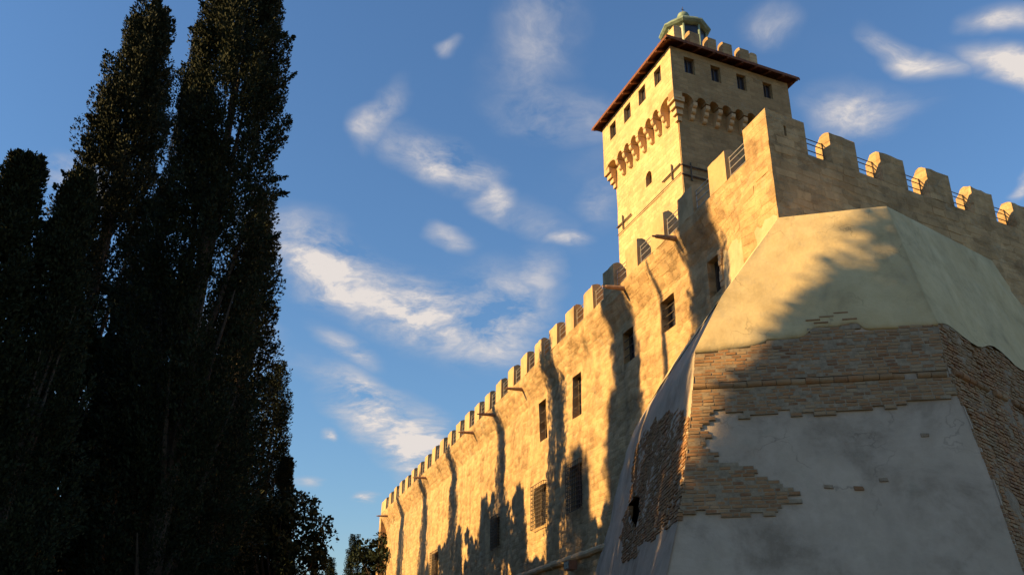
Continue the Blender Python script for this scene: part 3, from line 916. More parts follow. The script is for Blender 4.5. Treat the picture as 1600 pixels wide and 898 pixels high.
# --- bricks of the front face: individual pieces
def brick_shape(w, h, t):
    b = MB(); e = 0.010
    b.hexa([(-w / 2, -h / 2, -t), (w / 2, -h / 2, -t), (w / 2, h / 2, -t), (-w / 2, h / 2, -t), (-w / 2 + e, -h / 2 + e, 0), (w / 2 - e, -h / 2 + e, 0), (w / 2 - e, h / 2 - e, 0), (-w / 2 + e, h / 2 - e, 0)])
    me = bpy.data.meshes.new('brick'); me.from_pydata(b.v, [], b.f); me.materials.append(M_BRICK)
    return me
COURSE, BL = 0.092, 0.30
SHAPES = [brick_shape(w, COURSE - .014, 0.075) for w in (0.245, 0.23, 0.26, 0.20, 0.12)]
FROT = Matrix(((FU[0], FV[0], FN[0]), (FU[1], FV[1], FN[1]), (FU[2], FV[2], FN[2])))
cells = []
row = 0; v = -8.40
rb = random.Random(21)
while v < -3.5:
    u = -3.2 + (0.15 if row % 2 else 0.0) + rb.uniform(-.03, .03)
    while u < 3.4:
        k = rb.choice([0, 0, 1, 2, 3, 4]) if rb.random() < .5 else 0
        w = (0.26, 0.245, 0.275, 0.215, 0.135)[k]
        uc, vc = u + w / 2, v + COURSE / 2
        ul, ur = u_left(vc), u_right(vc)
        if inside(BRICK, min(max(uc + rb.uniform(-.09, .09), ul + .02), ur - .02), vc + rb.uniform(-.05, .05)) and uc > ul - .02 and uc < ur + .02 and abs(vc + 5.10) > 0.085:
            if u < ul: uc = ul + w / 2 + .002
            if u + w > ur: uc = ur - w / 2 - .002
            vlo = float(np.interp(uc, ups, cols_))
            if vc + COURSE / 2 < vlo + .05:
                cells.append((uc, vc, w, k))
        u += w
    v += COURSE; row += 1
mo = MB()
for (u, v, w, k) in cells:
    mo.box(fp(u - w / 2, v - COURSE / 2, -.065), FU * w, FV * COURSE, FN * (.050 + rb.uniform(0, .013)))
mo.build('mortar_bed', M_MORTAR, bast)['kind'] = 'stuff'
cells_sorted = sorted(cells, key=lambda q: (q[1] > -6.1 and q[0] > 1.2, -abs(q[2]), q[1]))
rest = MB()
off = np.array(bast.location)
nb = 0
for n_, (u, v, w, k) in enumerate(cells_sorted):
    if rb.random() < .075:
        continue                                    # fallen out
    d = rb.uniform(-.010, .005); tl = rb.uniform(-.012, .012)
    if nb < 298:
        o = bpy.data.objects.new('brick', SHAPES[k]); COL.objects.link(o); o.parent = bast
        o.matrix_local = Matrix.Translation(Vector(fp(u, v, d) - off)) @ FROT.to_4x4() @ Matrix.Rotation(tl, 4, 'Z') @ Matrix.Rotation(rb.uniform(-.03, .03), 4, 'Y')
        nb += 1
    else:
        ww = w - .015; hh = COURSE - .014; e = .01
        f2 = lambda a, b, q: fp(u + a, v + b, d + q)
        rest.hexa([f2(-ww / 2, -hh / 2, -.06), f2(ww / 2, -hh / 2, -.06), f2(ww / 2, hh / 2, -.06), f2(-ww / 2, hh / 2, -.06), f2(-ww / 2 + e, -hh / 2 + e, 0), f2(ww / 2 - e, -hh / 2 + e, 0), f2(ww / 2 - e, hh / 2 - e, 0), f2(-ww / 2 + e, hh / 2 - e, 0)])
o = rest.build('brickwork', M_BRICK, bast); o['kind'] = 'stuff'

# roll moulding, in short worn lengths
u = -2.60
while u < 3.1:
    w = rb.uniform(.26, .36)
    if not (-0.86 < u < -0.70 or 2.05 < u < 2.25):
        m_ = MB(); dv = rb.uniform(-.012, .012); dd = rb.uniform(-.015, .01)
        m_.tube(fp(u + .006, -5.10 + dv, -.02 + dd), fp(u + w - .006, -5.10 + dv + rb.uniform(-.01, .01), -.02 + dd), rb.uniform(.078, .09), rb.uniform(.078, .09), n=10)
        m_.build('moulding_stone', M_BRICK_DULL, bast)
    u += w
a = 0.015
while a < 0.55:
    if rb.random() > .18:
        m_ = MB(); zz_ = 8.45 + rb.uniform(-.02, .02); r_ = rb.uniform(.075, .095)
        m_.tube(RF(zz_, a + .002, -.02), RF(zz_, a + .030, -.02), r_, r_, n=10)
        m_.build('moulding_stone', M_BRICK_DULL, bast)
    a += .034

# rough brick of the right flank and the rubble patch on the left flank
def rough_bricks(fn, z0, z1, a0, a1, dlen, region, name, mat, dmin, dmax, miss, seed, tilt=.02, depth=.12):
    rr = random.Random(seed); mb = MB(); z = z0
    while z < z1:
        ln = np.linalg.norm(fn(z, 1.0) - fn(z, 0.0)); da = dlen / ln
        a = a0 + rr.uniform(-da, 0) * .5
        while a < a1:
            wa = da * rr.uniform(.6, 1.15)
            if region(z + COURSE / 2, a + wa / 2) and rr.random() > miss:
                d = rr.uniform(dmin, dmax); aa = max(a, 0.0); g_ = wa * .035; zh = COURSE * rr.uniform(.86, .96); t_ = rr.uniform(-tilt, tilt)
                mb.hexa([fn(z, aa + g_, -depth), fn(z + t_, a + wa - g_, -depth), fn(z + zh + t_, a + wa - g_, -depth), fn(z + zh, aa + g_, -depth),
                         fn(z + .01, aa + g_ * 1.8, d), fn(z + .01 + t_, a + wa - g_ * 1.8, d + rr.uniform(-.015, .015)), fn(z + zh - .01 + t_, a + wa - g_ * 1.8, d), fn(z + zh - .01, aa + g_ * 1.8, d)])
            a += wa
        z += COURSE
    o = mb.build(name, mat, bast); o['kind'] = 'stuff'
rough_bricks(RF, 1.2, 10.3, 0.0, .62, .30, lambda z, a: z < rlow(a) - .02 and not (abs(z - 8.45) < .07) and vnoise(np.array([a * 14, z * 1.6, 3.]), 1.0, 4) > -.27, 'right_flank_brickwork', M_BRICK_DULL, -.036, -.008, .06, 5)
rough_bricks(LF, 4.8, 9.4, 0.0, .8, .32, lambda z, a: inside(PATCH, z + .10 * math.sin(a * 40), a + .012 * math.sin(z * 9)) and not inside(HOLE, z, a), 'left_flank_brickwork', M_BRICK_DULL, -.005, .022, .09, 6, tilt=.015)
# put-log holes: one loose brick, and dark stubs in place of shaded hollows
for n_, (u, v) in enumerate([(0.15, -7.75), (0.77, -7.81), (1.3, -7.64), (2.36, -6.61)]):
    c = MB(); c.hexa([fp(u + a_ * .10 + rb.uniform(-.02, .02), v + b_ * .045 + rb.uniform(-.012, .012), -.14) for a_, b_ in ((-1, -1), (1, -1), (1, 1), (-1, 1))] + [fp(u + a_ * .09 + rb.uniform(-.02, .02), v + b_ * .04 + rb.uniform(-.012, .012), -.028) for a_, b_ in ((-1, -1), (1, -1), (1, 1), (-1, 1))])
    c.build('putlog_stub', M_BRICK if n_ == 1 else M_RUBBLE, bast)
# thin missing-render scars just above the brick
for (u, v) in [(0.42, -3.38), (0.75, -3.30), (1.10, -3.22), (0.60, -3.47), (1.28, -3.42)]:
    c = MB(); c.box(fp(u - .17, v - .02, -.02), FU * .34, FV * .035, FN * .030); c.build('exposed_brick', M_BRICK, bast)

# ------------------------------------------------------------------ tower
U0 = np.array([6.605, 30.569, 0.0]); TLA, TRA = -19.83, 66.34
TL, TR = az(TLA), az(TRA); TNL, TNR = az(TLA - 90), az(TRA + 90)
WLT, WRT = 6.67, 6.24
ZC, ZA, ZE = 23.42, 24.43, 26.70
tower = thing('tower', tuple(U0 + TL * 3.3 + TR * 3.1), 'tall square stone tower with corbelled top, tiled eaves and green lantern', 'tower')
OV = 0.42
def tf(face):
    """(point fn(u,z,d), u dir, out normal, width) for a tower face"""
    if face == 0: return (lambda u, z, d=0.0: U0 + TL * u + Z * z + TNL * d), TL, TNL, WLT
    if face == 1: return (lambda u, z, d=0.0: U0 + TR * u + Z * z + TNR * d), TR, TNR, WRT
    if face == 2: return (lambda u, z, d=0.0: U0 + TR * WRT + TL * u + Z * z - TNL * d), TL, -TNL, WLT
    return (lambda u, z, d=0.0: U0 + TL * WLT + TR * u + Z * z - TNR * d), TR, -TNR, WRT
C_L = [1.25, 1.92, 2.60, 3.31, 4.00, 4.67, 5.35]
C_R = [1.08, 1.72, 2.36, 3.02, 3.66, 4.31, 4.97]
WIN_L = [(0.88, 1.47), (2.30, 2.93), (3.74, 4.40), (5.26, 5.88)]
WIN_R = [(0.67, 1.20), (2.04, 2.54), (3.40, 3.90), (4.82, 5.32)]
ZW0, ZW1 = 25.54, 26.36
for face in range(4):
    fn, ud, nd, W = tf(face)
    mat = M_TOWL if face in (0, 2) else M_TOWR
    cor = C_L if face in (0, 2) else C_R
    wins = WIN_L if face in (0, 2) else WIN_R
    # shaft
    sh = MB()
    holes = [(2.93, 3.46, 21.71, 22.38)] if face == 0 else []
    ca = OV / math.sin(math.radians(TRA - TLA)) * 1.0
    holed_grid(sh, lambda u, z: fn(u, z, -OV) + nd * float(vnoise(fn(u, z), 1.3, 21) * .03), ca * .98, W - ca * .98, 0.0, ZA + .1, holes, (0.5, 0.5), 0.3, -nd)
    sh.build('shaft_wall', mat, tower)
    if holes:
        a, b, c_, d_ = holes[0]
        w = MB(); w.poly([fn(a - .05, c_ - .05, -OV - .25), fn(b + .05, c_ - .05, -OV - .25), fn(b + .05, d_ + .05, -OV - .25), fn(a - .05, d_ + .05, -OV - .25)]); w.build('window', M_SHUT, tower)
        for sx in (0, 1):               # arched head: two spandrel pieces
            pts = [fn(a if sx == 0 else b, d_ + .003, -OV + .004)]
            for t in np.linspace(0, math.pi / 2, 6):
                r_ = (b - a) / 2
                pts.append(fn(((a + b) / 2) + (-1 if sx == 0 else 1) * r_ * math.cos(t), d_ - r_ + r_ * math.sin(t), -OV + .004))
            w = MB(); w.prism(pts, -nd * .2); w.build('window_head', mat, tower)
    # projecting upper storey
    up = MB()
    wh = [(a, b, ZW0, ZW1) for a, b in wins]
    holed_grid(up, lambda u, z: fn(u, z, 0.0) + nd * float(vnoise(fn(u, z), 1.3, 22) * .02), 0.0, W, ZA + .02, ZE, wh, (0.45, 0.38), 0.26, -nd)
    up.build('upper_wall', mat, tower)
    for (a, b) in wins:
        w = MB(); w.poly([fn(a - .04, ZW0 - .04, -.20), fn(b + .04, ZW0 - .04, -.20), fn(b + .04, ZW1 + .04, -.20), fn(a - .04, ZW1 + .04, -.20)])
        wo_ = w.build('window', M_DARK, tower)
        f = MB()
        for (x0, x1, y0, y1) in ((a, a + .05, ZW0, ZW1), (b - .05, b, ZW0, ZW1), (a + .05, b - .05, ZW1 - .05, ZW1), (a + .05, b - .05, ZW0, ZW0 + .05), ((a + b) / 2 - .02, (a + b) / 2 + .02, ZW0 + .05, ZW1 - .05)):
            f.box(fn(x0, y0, -.19), ud * (x1 - x0), nd * .04, Z * (y1 - y0))
        f.build('window_frame', M_SHUT, wo_)
    # arched band between the corbels
    bays = [(0.0, cor[0])] + list(zip(cor, cor[1:])) + [(cor[-1], W)]
    CW = 0.20
    for bi, (a, b) in enumerate(bays):
        x0 = a + (CW / 2 if bi else 0.16); x1 = b - (CW / 2 if bi < len(bays) - 1 else 0.16)
        r_ = (x1 - x0) / 2; zs0 = ZA - min(r_, .33)
        pts = [fn(a, zs0, .0), fn(a, ZA + .02, 0), fn(b, ZA + .02, 0), fn(b, zs0, 0)]
        arc = [fn((x0 + x1) / 2 + r_ * math.cos(t), zs0 + min(r_, .33) * math.sin(t), 0) for t in np.linspace(0, math.pi, 13)]
        w = MB(); w.prism([p - nd * .001 for p in pts] + arc, -nd * (OV - .01)); w.build('machicolation_arch', mat, tower)
    # corbels: three rounded steps
    for cpos in cor:
        kb = MB()
        for st in range(3):
            z1 = ZA - .30 - st * .235; z0 = z1 - .235
            dep = OV * (1.0 - .31 * st)
            prof = [(-OV - .02, z0), (-OV - .02, z1), (-OV + dep, z1)]
            for t in np.linspace(0, math.pi / 2, 5)[1:]:
                prof.append((-OV + dep - .17 * (1 - math.cos(t)), z1 - .09 - .14 * math.sin(t)))
            kb.prism([fn(cpos - CW / 2, z + .001 * st, d) for d, z in prof], ud * CW)
        kb.build('corbel', M_TRIM, tower)
# corner corbels: nested square steps
for (pu, pv) in ((0, 0), (1, 0), (0, 1), (1, 1)):
    base = U0 + TL * (WLT * pu) + TR * (WRT * pv)
    sL = TL * (-1 if pu else 1); sR = TR * (-1 if pv else 1)
    kb = MB()
    for st in range(4):
        z1 = ZA - .20 - st * .25; z0 = z1 - .25
        ins = OV * st / 4 + .004
        kb.box(base + sL * ins + sR * ins + Z * z0, sL * (OV + .12 - ins), sR * (OV + .12 - ins), Z * (.25 - .002))
    kb.build('corner_corbel', M_TRIM, tower)

# eaves: tiled slope on rafters
EO, ZR = 0.40, 26.72
q_out = [U0 + (TNL + TNR) * 0, None]
def plan(u_l, u_r):      # u_l along the left face from near corner, u_r along the right face
    return U0 + TL * u_l + TR * u_r
IN = 0.85
outer = [plan(-EO, -EO), plan(-EO, WRT + EO), plan(WLT + EO, WRT + EO), plan(WLT + EO, -EO)]
inner = [plan(IN, IN), plan(IN, WRT - IN), plan(WLT - IN, WRT - IN), plan(WLT - IN, IN)]
rf = MB()
for i in range(4):
    o0, o1, i0, i1 = outer[i], outer[(i + 1) % 4], inner[i], inner[(i + 1) % 4]
    rf.hexa([o0 + Z * (ZR + .10), o1 + Z * (ZR + .10), i1 + Z * (ZR + .62), i0 + Z * (ZR + .62), o0 + Z * (ZR + .16), o1 + Z * (ZR + .16), i1 + Z * (ZR + .69), i0 + Z * (ZR + .69)])
rf_o = rf.build('roof', M_WOOD, tower)
# rows of curved tiles along the eaves
for i in range(4):
    o0, o1, i0, i1 = outer[i], outer[(i + 1) % 4], inner[i], inner[(i + 1) % 4]
    n = 30
    for k in range(n):
        t = (k + .5) / n
        a = o0 + (o1 - o0) * t; e = (o1 - o0) / np.linalg.norm(o1 - o0)
        tt = min(max((t - .5) * 1.25 + .5, .02), .98)
        b = i0 + (i1 - i0) * tt
        m_ = MB(); m_.tube(a + (b - a) * .06 + Z * (ZR + .185), b + Z * (ZR + .68), .05, .05, n=8); m_.build('roof_tile', M_TILE, rf_o)
for face in (0, 1):
    fn, ud, nd, W = tf(face)
    n = 10
    for k in range(n):
        u = -.25 + (W + .5) * k / (n - 1)
        m_ = MB(); m_.hexa([fn(u - .05, ZR + .21 - .015, -.45), fn(u + .05, ZR + .21 - .015, -.45), fn(u + .05, ZR - .03, EO - .03), fn(u - .05, ZR - .03, EO - .03), fn(u - .05, ZR + .30, -.45), fn(u + .05, ZR + .30, -.45), fn(u + .05, ZR + .095, EO - .03), fn(u - .05, ZR + .095, EO - .03)])
        m_.build('rafter', M_WOOD, rf_o)
    m_ = MB(); m_.box(fn(-EO, ZR + .02, EO - .025), ud * (W + 2 * EO), nd * .025, Z * .10); m_.build('fascia', M_WOOD, rf_o)
# inner parapet with merlons
pp = MB()
IB = 0.80
c4 = [plan(IB, IB), plan(IB, WRT - IB), plan(WLT - IB, WRT - IB), plan(WLT - IB, IB)]
pp.hexa([p + Z * (ZE + .1) for p in c4] + [p + Z * 27.42 for p in c4])
pp.build('inner_parapet', M_TOWR, tower)
def small_merlon(fn, u0, u1, mat):
    m_ = MB(); prof = [(0, 27.424), (0, 28.68)] + [(-.20 + .20 * math.cos(t), 28.68 + .10 * math.sin(t)) for t in np.linspace(.3, math.pi, 6)] + [(-.40, 27.424)]
    a, b = fn(0, 0, 0), None
    m_.prism([fn(u0, z, d - IB) for d, z in prof], fn(u1, 0, 0) - fn(u0, 0, 0)); m_.build('roof_merlon', mat, tower)
for face in (0, 1, 2, 3):
    fn, ud, nd, W = tf(face)
    us = [(1.70, 2.22), (2.68, 3.13), (3.50, 4.0), (4.44, 4.96)] if face in (1, 3) else [(.86, 1.5), (1.85, 2.5), (2.85, 3.5), (3.85, 4.5), (4.85, 5.5)]
    for a, b in us:
        small_merlon(fn, a, b, M_TOWL if face in (0, 2) else M_TOWR)

# lantern
LC = np.array([8.33, 34.96, 0.0])
ANG = math.radians(22.5 + 8)
b = MB(); b.lathe(LC + Z * 27.8, [(1.02, 0), (1.02, 1.55)], 8, ANG); b.build('lantern_base', M_CREAM, tower)
for k in range(8):
    t = ANG + 2 * math.pi * k / 8
    pA = LC + np.array([math.cos(t), math.sin(t), 0]) * .99; pB = LC + np.array([math.cos(t + math.pi / 4), math.sin(t + math.pi / 4), 0]) * .99
    m_ = MB(); m_.tube(pA + Z * 29.3, pA + Z * 31.0, .055, n=6); m_.build('lantern_post', M_COPPER, tower)
    e = pB - pA
    nn = np.array([math.cos(t + math.pi / 8), math.sin(t + math.pi / 8), 0])
    m_ = MB(); m_.box(pA + e * .07 + Z * 29.35 - nn * .06, e * .86, nn * .03, Z * 1.55)
    solid = nn @ TNL > .55
    m_.build('lantern_pane', M_CREAM if solid else M_DARK, tower)
b = MB(); b.lathe(LC + Z * 30.92, [(1.02, -.06), (1.16, 0.0), (1.26, .10), (1.26, .17), (1.10, .24)], 8, ANG); b.build('lantern_cornice', M_COPPER, tower)
b = MB(); b.lathe(LC + Z * 31.14, [(1.12, 0), (.98, .22), (.74, .44), (.44, .60), (.22, .66)], 8, ANG); dome = b.build('lantern_dome', M_COPPER, tower)
b = MB(); b.lathe(LC + Z * 31.78, [(.10, 0), (.12, .06), (.26, .16), (.31, .30), (.26, .44), (.12, .54), (.04, .58)], 14); b.build('finial', M_COPPER, dome, smooth=True)
b = MB(); b.tube(LC + Z * 32.34, LC + Z * 32.72, .022, .012, n=6); b.tube(LC + Z * 32.55 - TR * .1, LC + Z * 32.55 + TR * .1, .015, n=5); b.build('vane', M_IRON, dome)

# iron ties and their anchors on the shaft
def tower_bar(fn, u0, z0, u1, z1, r, name='anchor_bar'):
    m_ = MB(); m_.tube(fn(u0, z0, -OV + .06), fn(u1, z1, -OV + .06), r, n=6); m_.build(name, M_IRON, tower)
fL, fR = tf(0)[0], tf(1)[0]
tower_bar(fL, .50, 21.20, 1.98, 21.16, .035); tower_bar(fL, 1.16, 21.54, 1.17, 20.83, .035)
tower_bar(fL, 4.85, 21.12, 6.28, 21.12, .035); tower_bar(fL, 5.68, 21.47, 5.68, 20.77, .035)
tower_bar(fL, .45, 20.77, 6.25, 20.70, .018, 'cable')
tower_bar(fR, .38, 21.12, 5.8, 21.14, .035, 'tie_rod'); tower_bar(fR, .38, 20.68, 5.8, 20.70, .035, 'tie_rod')
tower_bar(fR, .84, 21.3, .84, 20.45, .03); tower_bar(fR, 3.2, 21.3, 3.2, 20.45, .03)

# ------------------------------------------------------------------ trees
def leaf_quads(P, D, size, rng, aspect=0.55):
    """one small leaf-spray quad at each point P, long axis about D"""
    n = len(P)
    D = D / np.linalg.norm(D, axis=1, keepdims=True)
    r = rng.normal(size=(n, 3)); r -= (r * D).sum(1, keepdims=True) * D
    r /= np.linalg.norm(r, axis=1, keepdims=True) + 1e-9
    s = size * rng.uniform(.55, 1.35, (n, 1))
    a = D * s; b = r * s * aspect
    V = np.empty((n, 4, 3))
    V[:, 0] = P - a * .5 - b * .15; V[:, 1] = P - b * .5 + a * .05; V[:, 2] = P + a * .6; V[:, 3] = P + b * .5 + a * .02
    F = np.arange(4 * n).reshape(n, 4)
    return V.reshape(-1, 3), F

def cypress_crown(h, R_, seed, plumes, per, leaf, loose=0.0, base=0.03, spire=1.0):
    """upright plumes packed round a trunk; local coordinates, root at 0"""
    rng = np.random.default_rng(seed)
    Ps, Ds = [], []
    for k in range(plumes):
        t = rng.uniform(0, 1) ** 0.85
        prof = (min(1, .55 + t * 2.2)) * (1 - t ** 2.2) ** spire
        rad = R_ * prof * math.sqrt(rng.uniform(.05, 1)) * (1 + loose * rng.uniform(-.3, .9))
        ang = rng.uniform(0, 2 * math.pi)
        ln = rng.uniform(.07, .13) * h * (1 - .45 * t)
        pr = rng.uniform(.11, .20) * R_ * (1.15 - .55 * t) + .10
        c0 = np.array([math.cos(ang) * rad * .72, math.sin(ang) * rad * .72, h * (base + (1 - base) * t) - ln * .6])
        out = np.array([math.cos(ang) * (.16 + loose * .5) , math.sin(ang) * (.16 + loose * .5), 1.0]); out /= np.linalg.norm(out)
        n = int(per * rng.uniform(.6, 1.3))
        q = rng.uniform(0, 1, n); rr = pr * np.sqrt(np.clip(np.sin(math.pi * np.clip(q * .9 + .08, 0, 1)), 0, 1)) * np.sqrt(rng.uniform(.15, 1, n))
        th = rng.uniform(0, 2 * math.pi, n)
        p = c0 + out * (q * ln)[:, None] + np.stack([np.cos(th) * rr, np.sin(th) * rr, rng.normal(0, .08, n)], 1)
        d = out + np.stack([np.cos(th), np.sin(th), np.zeros(n)], 1) * .7 + rng.normal(0, .45, (n, 3))
        p[:, 2] = np.minimum(p[:, 2], h)
        Ps.append(p); Ds.append(d)
    for k in range(int(plumes * .45)):      # side sprays that break the outline
        t = rng.uniform(.03, .97)
        prof = (min(1, .55 + t * 2.2)) * (1 - t ** 2.2) ** spire
        rad = R_ * prof * rng.uniform(.62, .95); ang = rng.uniform(0, 2 * math.pi)
        ln = rng.uniform(.35, .95) * (1 - .4 * t) * (.6 + .25 * R_); pr = rng.uniform(.09, .17)
        c0 = np.array([math.cos(ang) * rad, math.sin(ang) * rad, h * (base + (1 - base) * t)])
        out = np.array([math.cos(ang), math.sin(ang), rng.uniform(.25, 1.3)]); out /= np.linalg.norm(out)
        n = int(per * .42); q = rng.uniform(0, 1, n)
        p = c0 + out * (q * ln)[:, None] + rng.normal(0, 1, (n, 3)) * (pr * (1.1 - q))[:, None]
        p[:, 2] = np.minimum(p[:, 2], h)
        Ps.append(p); Ds.append(out + rng.normal(0, .5, (n, 3)))
    # slender leading spire
    n = per * 3
    z = h * rng.uniform(.80, 1.0, n); rr = np.clip((h * 1.005 - z) * .10, .04, .5) * np.sqrt(rng.uniform(0, 1, n)); th = rng.uniform(0, 6.283, n)
    Ps.append(np.stack([np.cos(th) * rr, np.sin(th) * rr, z], 1)); Ds.append(np.stack([np.cos(th) * .5, np.sin(th) * .5, np.ones(n)], 1))
    P = np.concatenate(Ps); D = np.concatenate(Ds)
    P[:, 2] = np.maximum(P[:, 2], .15)
    V, F = leaf_quads(P, D, leaf, rng)
    return mesh_arrays('crown', V, F)

def broad_crown(h, R_, seed, clumps, per, leaf, zlow=.30, flat=0.85):
    rng = np.random.default_rng(seed); Ps, Ds = [], []; centres = []
    for k in range(clumps):
        d = rng.normal(size=3); d /= np.linalg.norm(d); rad = rng.uniform(.35, 1.0) ** .6
        zc_ = h * (1 + zlow) / 2; c0 = np.array([d[0] * R_ * rad, d[1] * R_ * rad, zc_ + d[2] * (h * (1 - zlow) / 2) * rad * .92])
        centres.append(c0)
        cr = R_ * rng.uniform(.16, .30); n = int(per * rng.uniform(.6, 1.3))
        q = rng.normal(size=(n, 3)); q /= np.linalg.norm(q, axis=1, keepdims=True)
        p = c0 + q * (cr * rng.uniform(.3, 1, (n, 1)) ** .5) * np.array([1.15, 1.15, flat])
        Ps.append(p); Ds.append(q + rng.normal(0, .6, (n, 3)))
    P = np.concatenate(Ps); P[:, 2] = np.clip(P[:, 2], .3, h); V, F = leaf_quads(P, np.concatenate(Ds), leaf, rng, .7)
    return mesh_arrays('crown', V, F), centres

def trunk_mesh(h, r, seed, limbs):
    rr = random.Random(seed); mb = MB()
    pts = [Vector((0, 0, -0.2))]
    for k in range(1, 9):
        pts.append(Vector((rr.uniform(-.05, .05) * k * .5, rr.uniform(-.05, .05) * k * .5, h * k / 8)))
    for k in range(8):
        mb.tube(pts[k], pts[k + 1], r * (1 - k / 8.6), r * (1 - (k + 1) / 8.6), n=8)
    for l_ in limbs:
        l_ = Vector(l_); k = min(7, max(1, int(8 * (l_.z / h) * .62)))
        s = pts[k]; mid = s.lerp(l_, .5) + Vector((0, 0, -.04 * h * .3))
        mb.tube(s, mid, r * .38, r * .24, n=5); mb.tube(mid, l_, r * .24, r * .06, n=5)
    me = bpy.data.meshes.new('trunk'); me.from_pydata(mb.v, [], mb.f); me.materials.append(M_BARK)
    return me

def cyp_limbs(h, R_, seed, n=14):
    rr = random.Random(seed); out = []
    for k in range(n):
        a = rr.uniform(0, 6.28); t = rr.uniform(.2, .92); r = R_ * .75 * (1 - t ** 2.4)
        out.append((math.cos(a) * r, math.sin(a) * r, h * t))
    return out

def plant(name, x, y, crown, trunk, label, cat, group=None, scale=(1, 1, 1), rot=0.0, lean=(0, 0)):
    t = thing(name, (x, y, 0), label, cat, group)
    t.scale = scale; t.rotation_euler = (lean[0], lean[1], rot)
    for nm, me in (('trunk', trunk), ('crown', crown)):
        o = bpy.data.objects.new(nm, me); COL.objects.link(o); o.parent = t
    return t

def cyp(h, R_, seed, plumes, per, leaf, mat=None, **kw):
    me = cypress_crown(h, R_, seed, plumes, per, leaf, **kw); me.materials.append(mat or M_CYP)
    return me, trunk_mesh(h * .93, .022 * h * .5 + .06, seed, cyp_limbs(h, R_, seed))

G_CYP = 'cypresses in front of the long wall'
c1 = cyp(23.6, 2.0, 1, 430, 480, .09, base=.02, spire=.34, loose=.22)
plant('cypress_tree', -8.5, 22.2, *c1, 'tallest dense cypress, its top cut off by the upper edge', 'tree', G_CYP)
c2 = cyp(25.8, 2.3, 2, 400, 400, .105, loose=.34, spire=.8)
plant('cypress_tree', -14.1, 27.6, *c2, 'tall ragged cypress left of the tallest one', 'tree', G_CYP)
c3 = cyp(12.2, 1.65, 3, 230, 330, .085, loose=.45, spire=1.25)
plant('cypress_tree', -10.7, 16.9, *c3, 'short ragged conifer at the far left edge', 'tree', G_CYP, rot=.6)
plant('cypress_tree', -9.8, 17.6, *c3, 'short conifer between the left edge and the ragged cypress', 'tree', G_CYP, rot=2.9, scale=(.85, .85, 1.0))
c4_ = cyp(22.0, 1.5, 4, 300, 125, .12, spire=.9, loose=.38)
plant('cypress_tree', -11.6, 36.0, *c4_, 'cypress showing right of the tallest cypress below its middle', 'tree', G_CYP, scale=(1.35, 1.35, 1.02), rot=1.0)
plant('cypress_tree', -15.0, 54.7, *c4_, 'slender pointed cypress right of the tallest one, lower down', 'tree', G_CYP, rot=2.2, scale=(1.25, 1.25, .94))
plant('cypress_tree', -11.1, 25.0, *c4_, 'thin pole-like cypress in the gap between the two tall cypresses', 'tree', G_CYP, rot=.2, scale=(.22, .22, 1.03))
HID = 'cypresses hidden behind the tall ones'
for i, (x, y, cr, sc, sz, lab) in enumerate([
        (-14.4, 44.2, c4_, 1.0, 1.0, 'cypress behind the tallest one, mostly hidden'), (-13.8, 36.2, c2, .85, .58, 'low spreading cypress behind the tallest one, mostly hidden'),
        (-15.0, 40.6, c2, .95, .68, 'lower cypress behind the tallest one, mostly hidden'), (-16.5, 46.8, c2, .95, .70, 'lower cypress behind the slender pointed cypress'),
        (-18.0, 52.2, c2, 1.0, .66, 'spreading cypress hidden behind the slender pointed cypress'), (-19.5, 62.5, c4_, 1.3, .98, 'far cypress hidden behind the slender pointed cypress'),
        (-21.0, 60.0, c2, 1.0, .62, 'low far cypress hidden behind the slender pointed cypress'),
        (-22.0, 70.5, c4_, 1.3, .98, 'farthest hidden cypress behind the slender pointed one')]):
    plant('cypress_tree', x, y, *cr, lab, 'tree', HID, scale=(sc, sc, sz), rot=i * 1.3)
plant('cypress_tree', -12.3, 49.0, *c3, 'small dark cypress top beside the round-crowned tree', 'tree', G_CYP, scale=(.9, .9, 1.08), rot=.3)

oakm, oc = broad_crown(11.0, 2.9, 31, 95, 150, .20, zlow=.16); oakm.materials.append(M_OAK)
oakt = trunk_mesh(8.6, .28, 31, oc[::3])
plant('broadleaf_tree', -11.9, 47.6, oakm, oakt, 'round-crowned leafy tree right of the cypresses', 'tree', scale=(1.0, 1.0, 1.12))
pinem, pc = broad_crown(14.0, 3.4, 33, 70, 110, .30, zlow=.45, flat=.6); pinem.materials.append(M_PINE)
pinet = trunk_mesh(12, .3, 33, pc[::3])
plant('pine_tree', -10.6, 82.0, pinem, pinet, 'dark pine at the far end of the long wall', 'tree', scale=(1, 1, 1.03))
plant('cypress_tree', -15.6, 93.0, *c4_, 'tiny distant cypress between the leafy tree and the wall', 'tree', scale=(.9, .9, .72))
plant('cypress_tree', -18.6, 97.0, *c4_, 'tip of a distant cypress just right of the leafy tree', 'tree', scale=(1.0, 1.0, .64), rot=1.0)

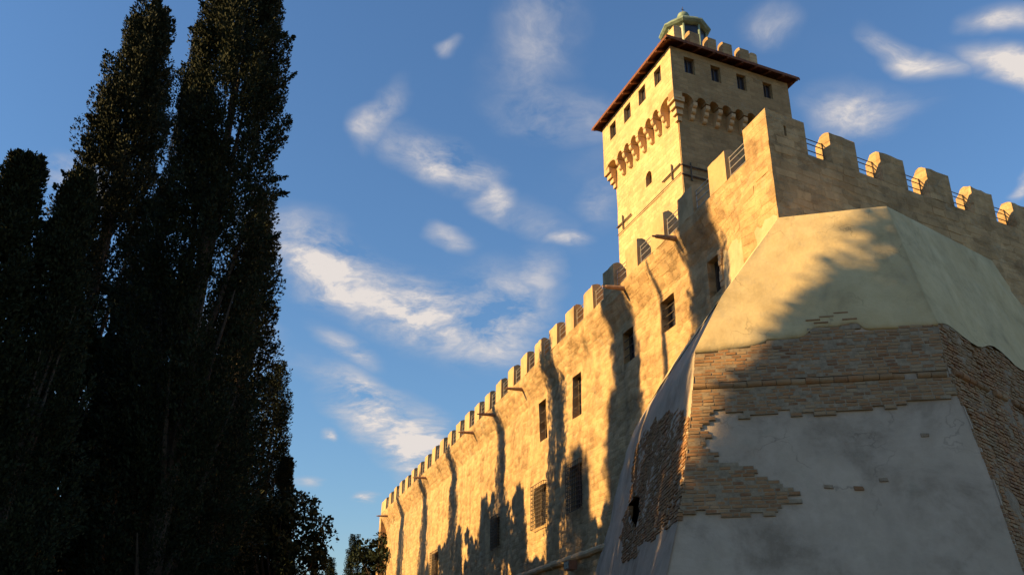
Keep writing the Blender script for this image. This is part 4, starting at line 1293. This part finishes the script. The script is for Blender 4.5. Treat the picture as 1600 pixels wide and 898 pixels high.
# trees left of the picture whose shade falls on the wall and the bastion
OFF = 'trees left of the view whose shadows fall on the castle'
for i, (x, y, R_s, h_s, lab) in enumerate([
        (-24.0, 15.0, .64, 1.05, 'cypress outside the picture shading the bastion flank'),
        (-25.0, 16.2, .66, 1.06, 'second cypress outside the picture shading the bastion flank'),
        (-27.0, 18.8, .72, 1.07, 'third cypress outside the picture shading the bastion flank'),
        (-26.0, 20.5, .68, 1.04, 'cypress outside the picture shading the low wall'),
        (-29.0, 21.7, .72, 1.06, 'second cypress outside the picture shading the low wall'),
        (-31.0, 24.3, 1.1, 1.15, 'tall cypress outside the picture left of the ragged one'),
        (-33.0, 28.0, 1.1, 1.12, 'tall cypress outside the picture far left of the ragged one'),
        (-27.5, 17.2, .85, 1.08, 'tall cypress outside the picture behind the flank'),
        (-22.0, 12.8, .72, .99, 'cypress outside the picture shading the foot of the bastion')]):
    plant('cypress_tree', x, y, *c1, lab, 'tree', OFF, scale=(R_s, R_s, h_s), rot=i * 1.7)
shm, sc_ = broad_crown(27.6, 3.6, 41, 420, 260, .30, zlow=.05); shm.materials.append(M_OAK)
sht = trunk_mesh(19, .4, 41, sc_[::4])
plant('broadleaf_tree', -17.0, 10.70, shm, sht, 'leafy tree outside the picture shading the bastion front', 'tree', OFF, scale=(1, 1, 1.20))
plant('broadleaf_tree', -21.5, 9.6, shm, sht, 'second leafy tree outside the picture shading the bastion', 'tree', OFF, scale=(1, 1, .92), rot=2)
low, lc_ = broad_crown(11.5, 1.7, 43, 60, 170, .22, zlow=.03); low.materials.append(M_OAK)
lowt = trunk_mesh(9, .2, 43, lc_[::4])
for i, (x, y, s_, sz, lab) in enumerate([(-12.0, 15.8, .72, .8, 'low dark tree at the lower left edge'), (-15.8, 24.3, 1.1, 1.05, 'low dark tree under the ragged cypress'),
                                         (-12.6, 24.2, .9, 1.1, 'low dark tree in front of the ragged cypress'), (-10.9, 24.9, .8, 1.35, 'leafy tree filling the gap between the two tall cypresses'), (-12.6, 30.2, 1.2, 1.5, 'leafy tree right behind the two tall cypresses'), (-14.0, 33.0, 1.3, 1.1, 'low tree behind the two tall cypresses'), (-18.5, 31.0, 1.5, 1.15, 'low tree behind the left edge conifers'),
                                         (-18.0, 38.0, 1.6, 1.2, 'low tree far behind the tall cypresses'),
                                         (-13.8, 38.4, 1.2, 1.35, 'leafy tree hidden behind the tallest cypress, nearest of its row'), (-15.4, 42.6, 1.4, 1.68, 'leafy tree hidden behind the tallest cypress, second of its row'),
                                         (-16.2, 45.6, 1.3, 1.72, 'leafy tree hidden behind the tallest cypress, third of its row'), (-17.2, 49.6, 1.4, 1.60, 'leafy tree hidden behind the tallest cypress, fourth of its row'),
                                         (-18.6, 56.0, 1.5, 1.62, 'leafy tree hidden behind the slender pointed cypress, last of its row'), (-14.2, 50.5, 1.2, .8, "low bush below the slender pointed cypress"), (-13.5, 19.5, 1.0, .9, "low dark tree right at the left edge")]):
    plant('broadleaf_tree', x, y, low, lowt, lab, 'tree', 'low trees under the cypresses', scale=(s_, s_, sz), rot=i * 1.1)
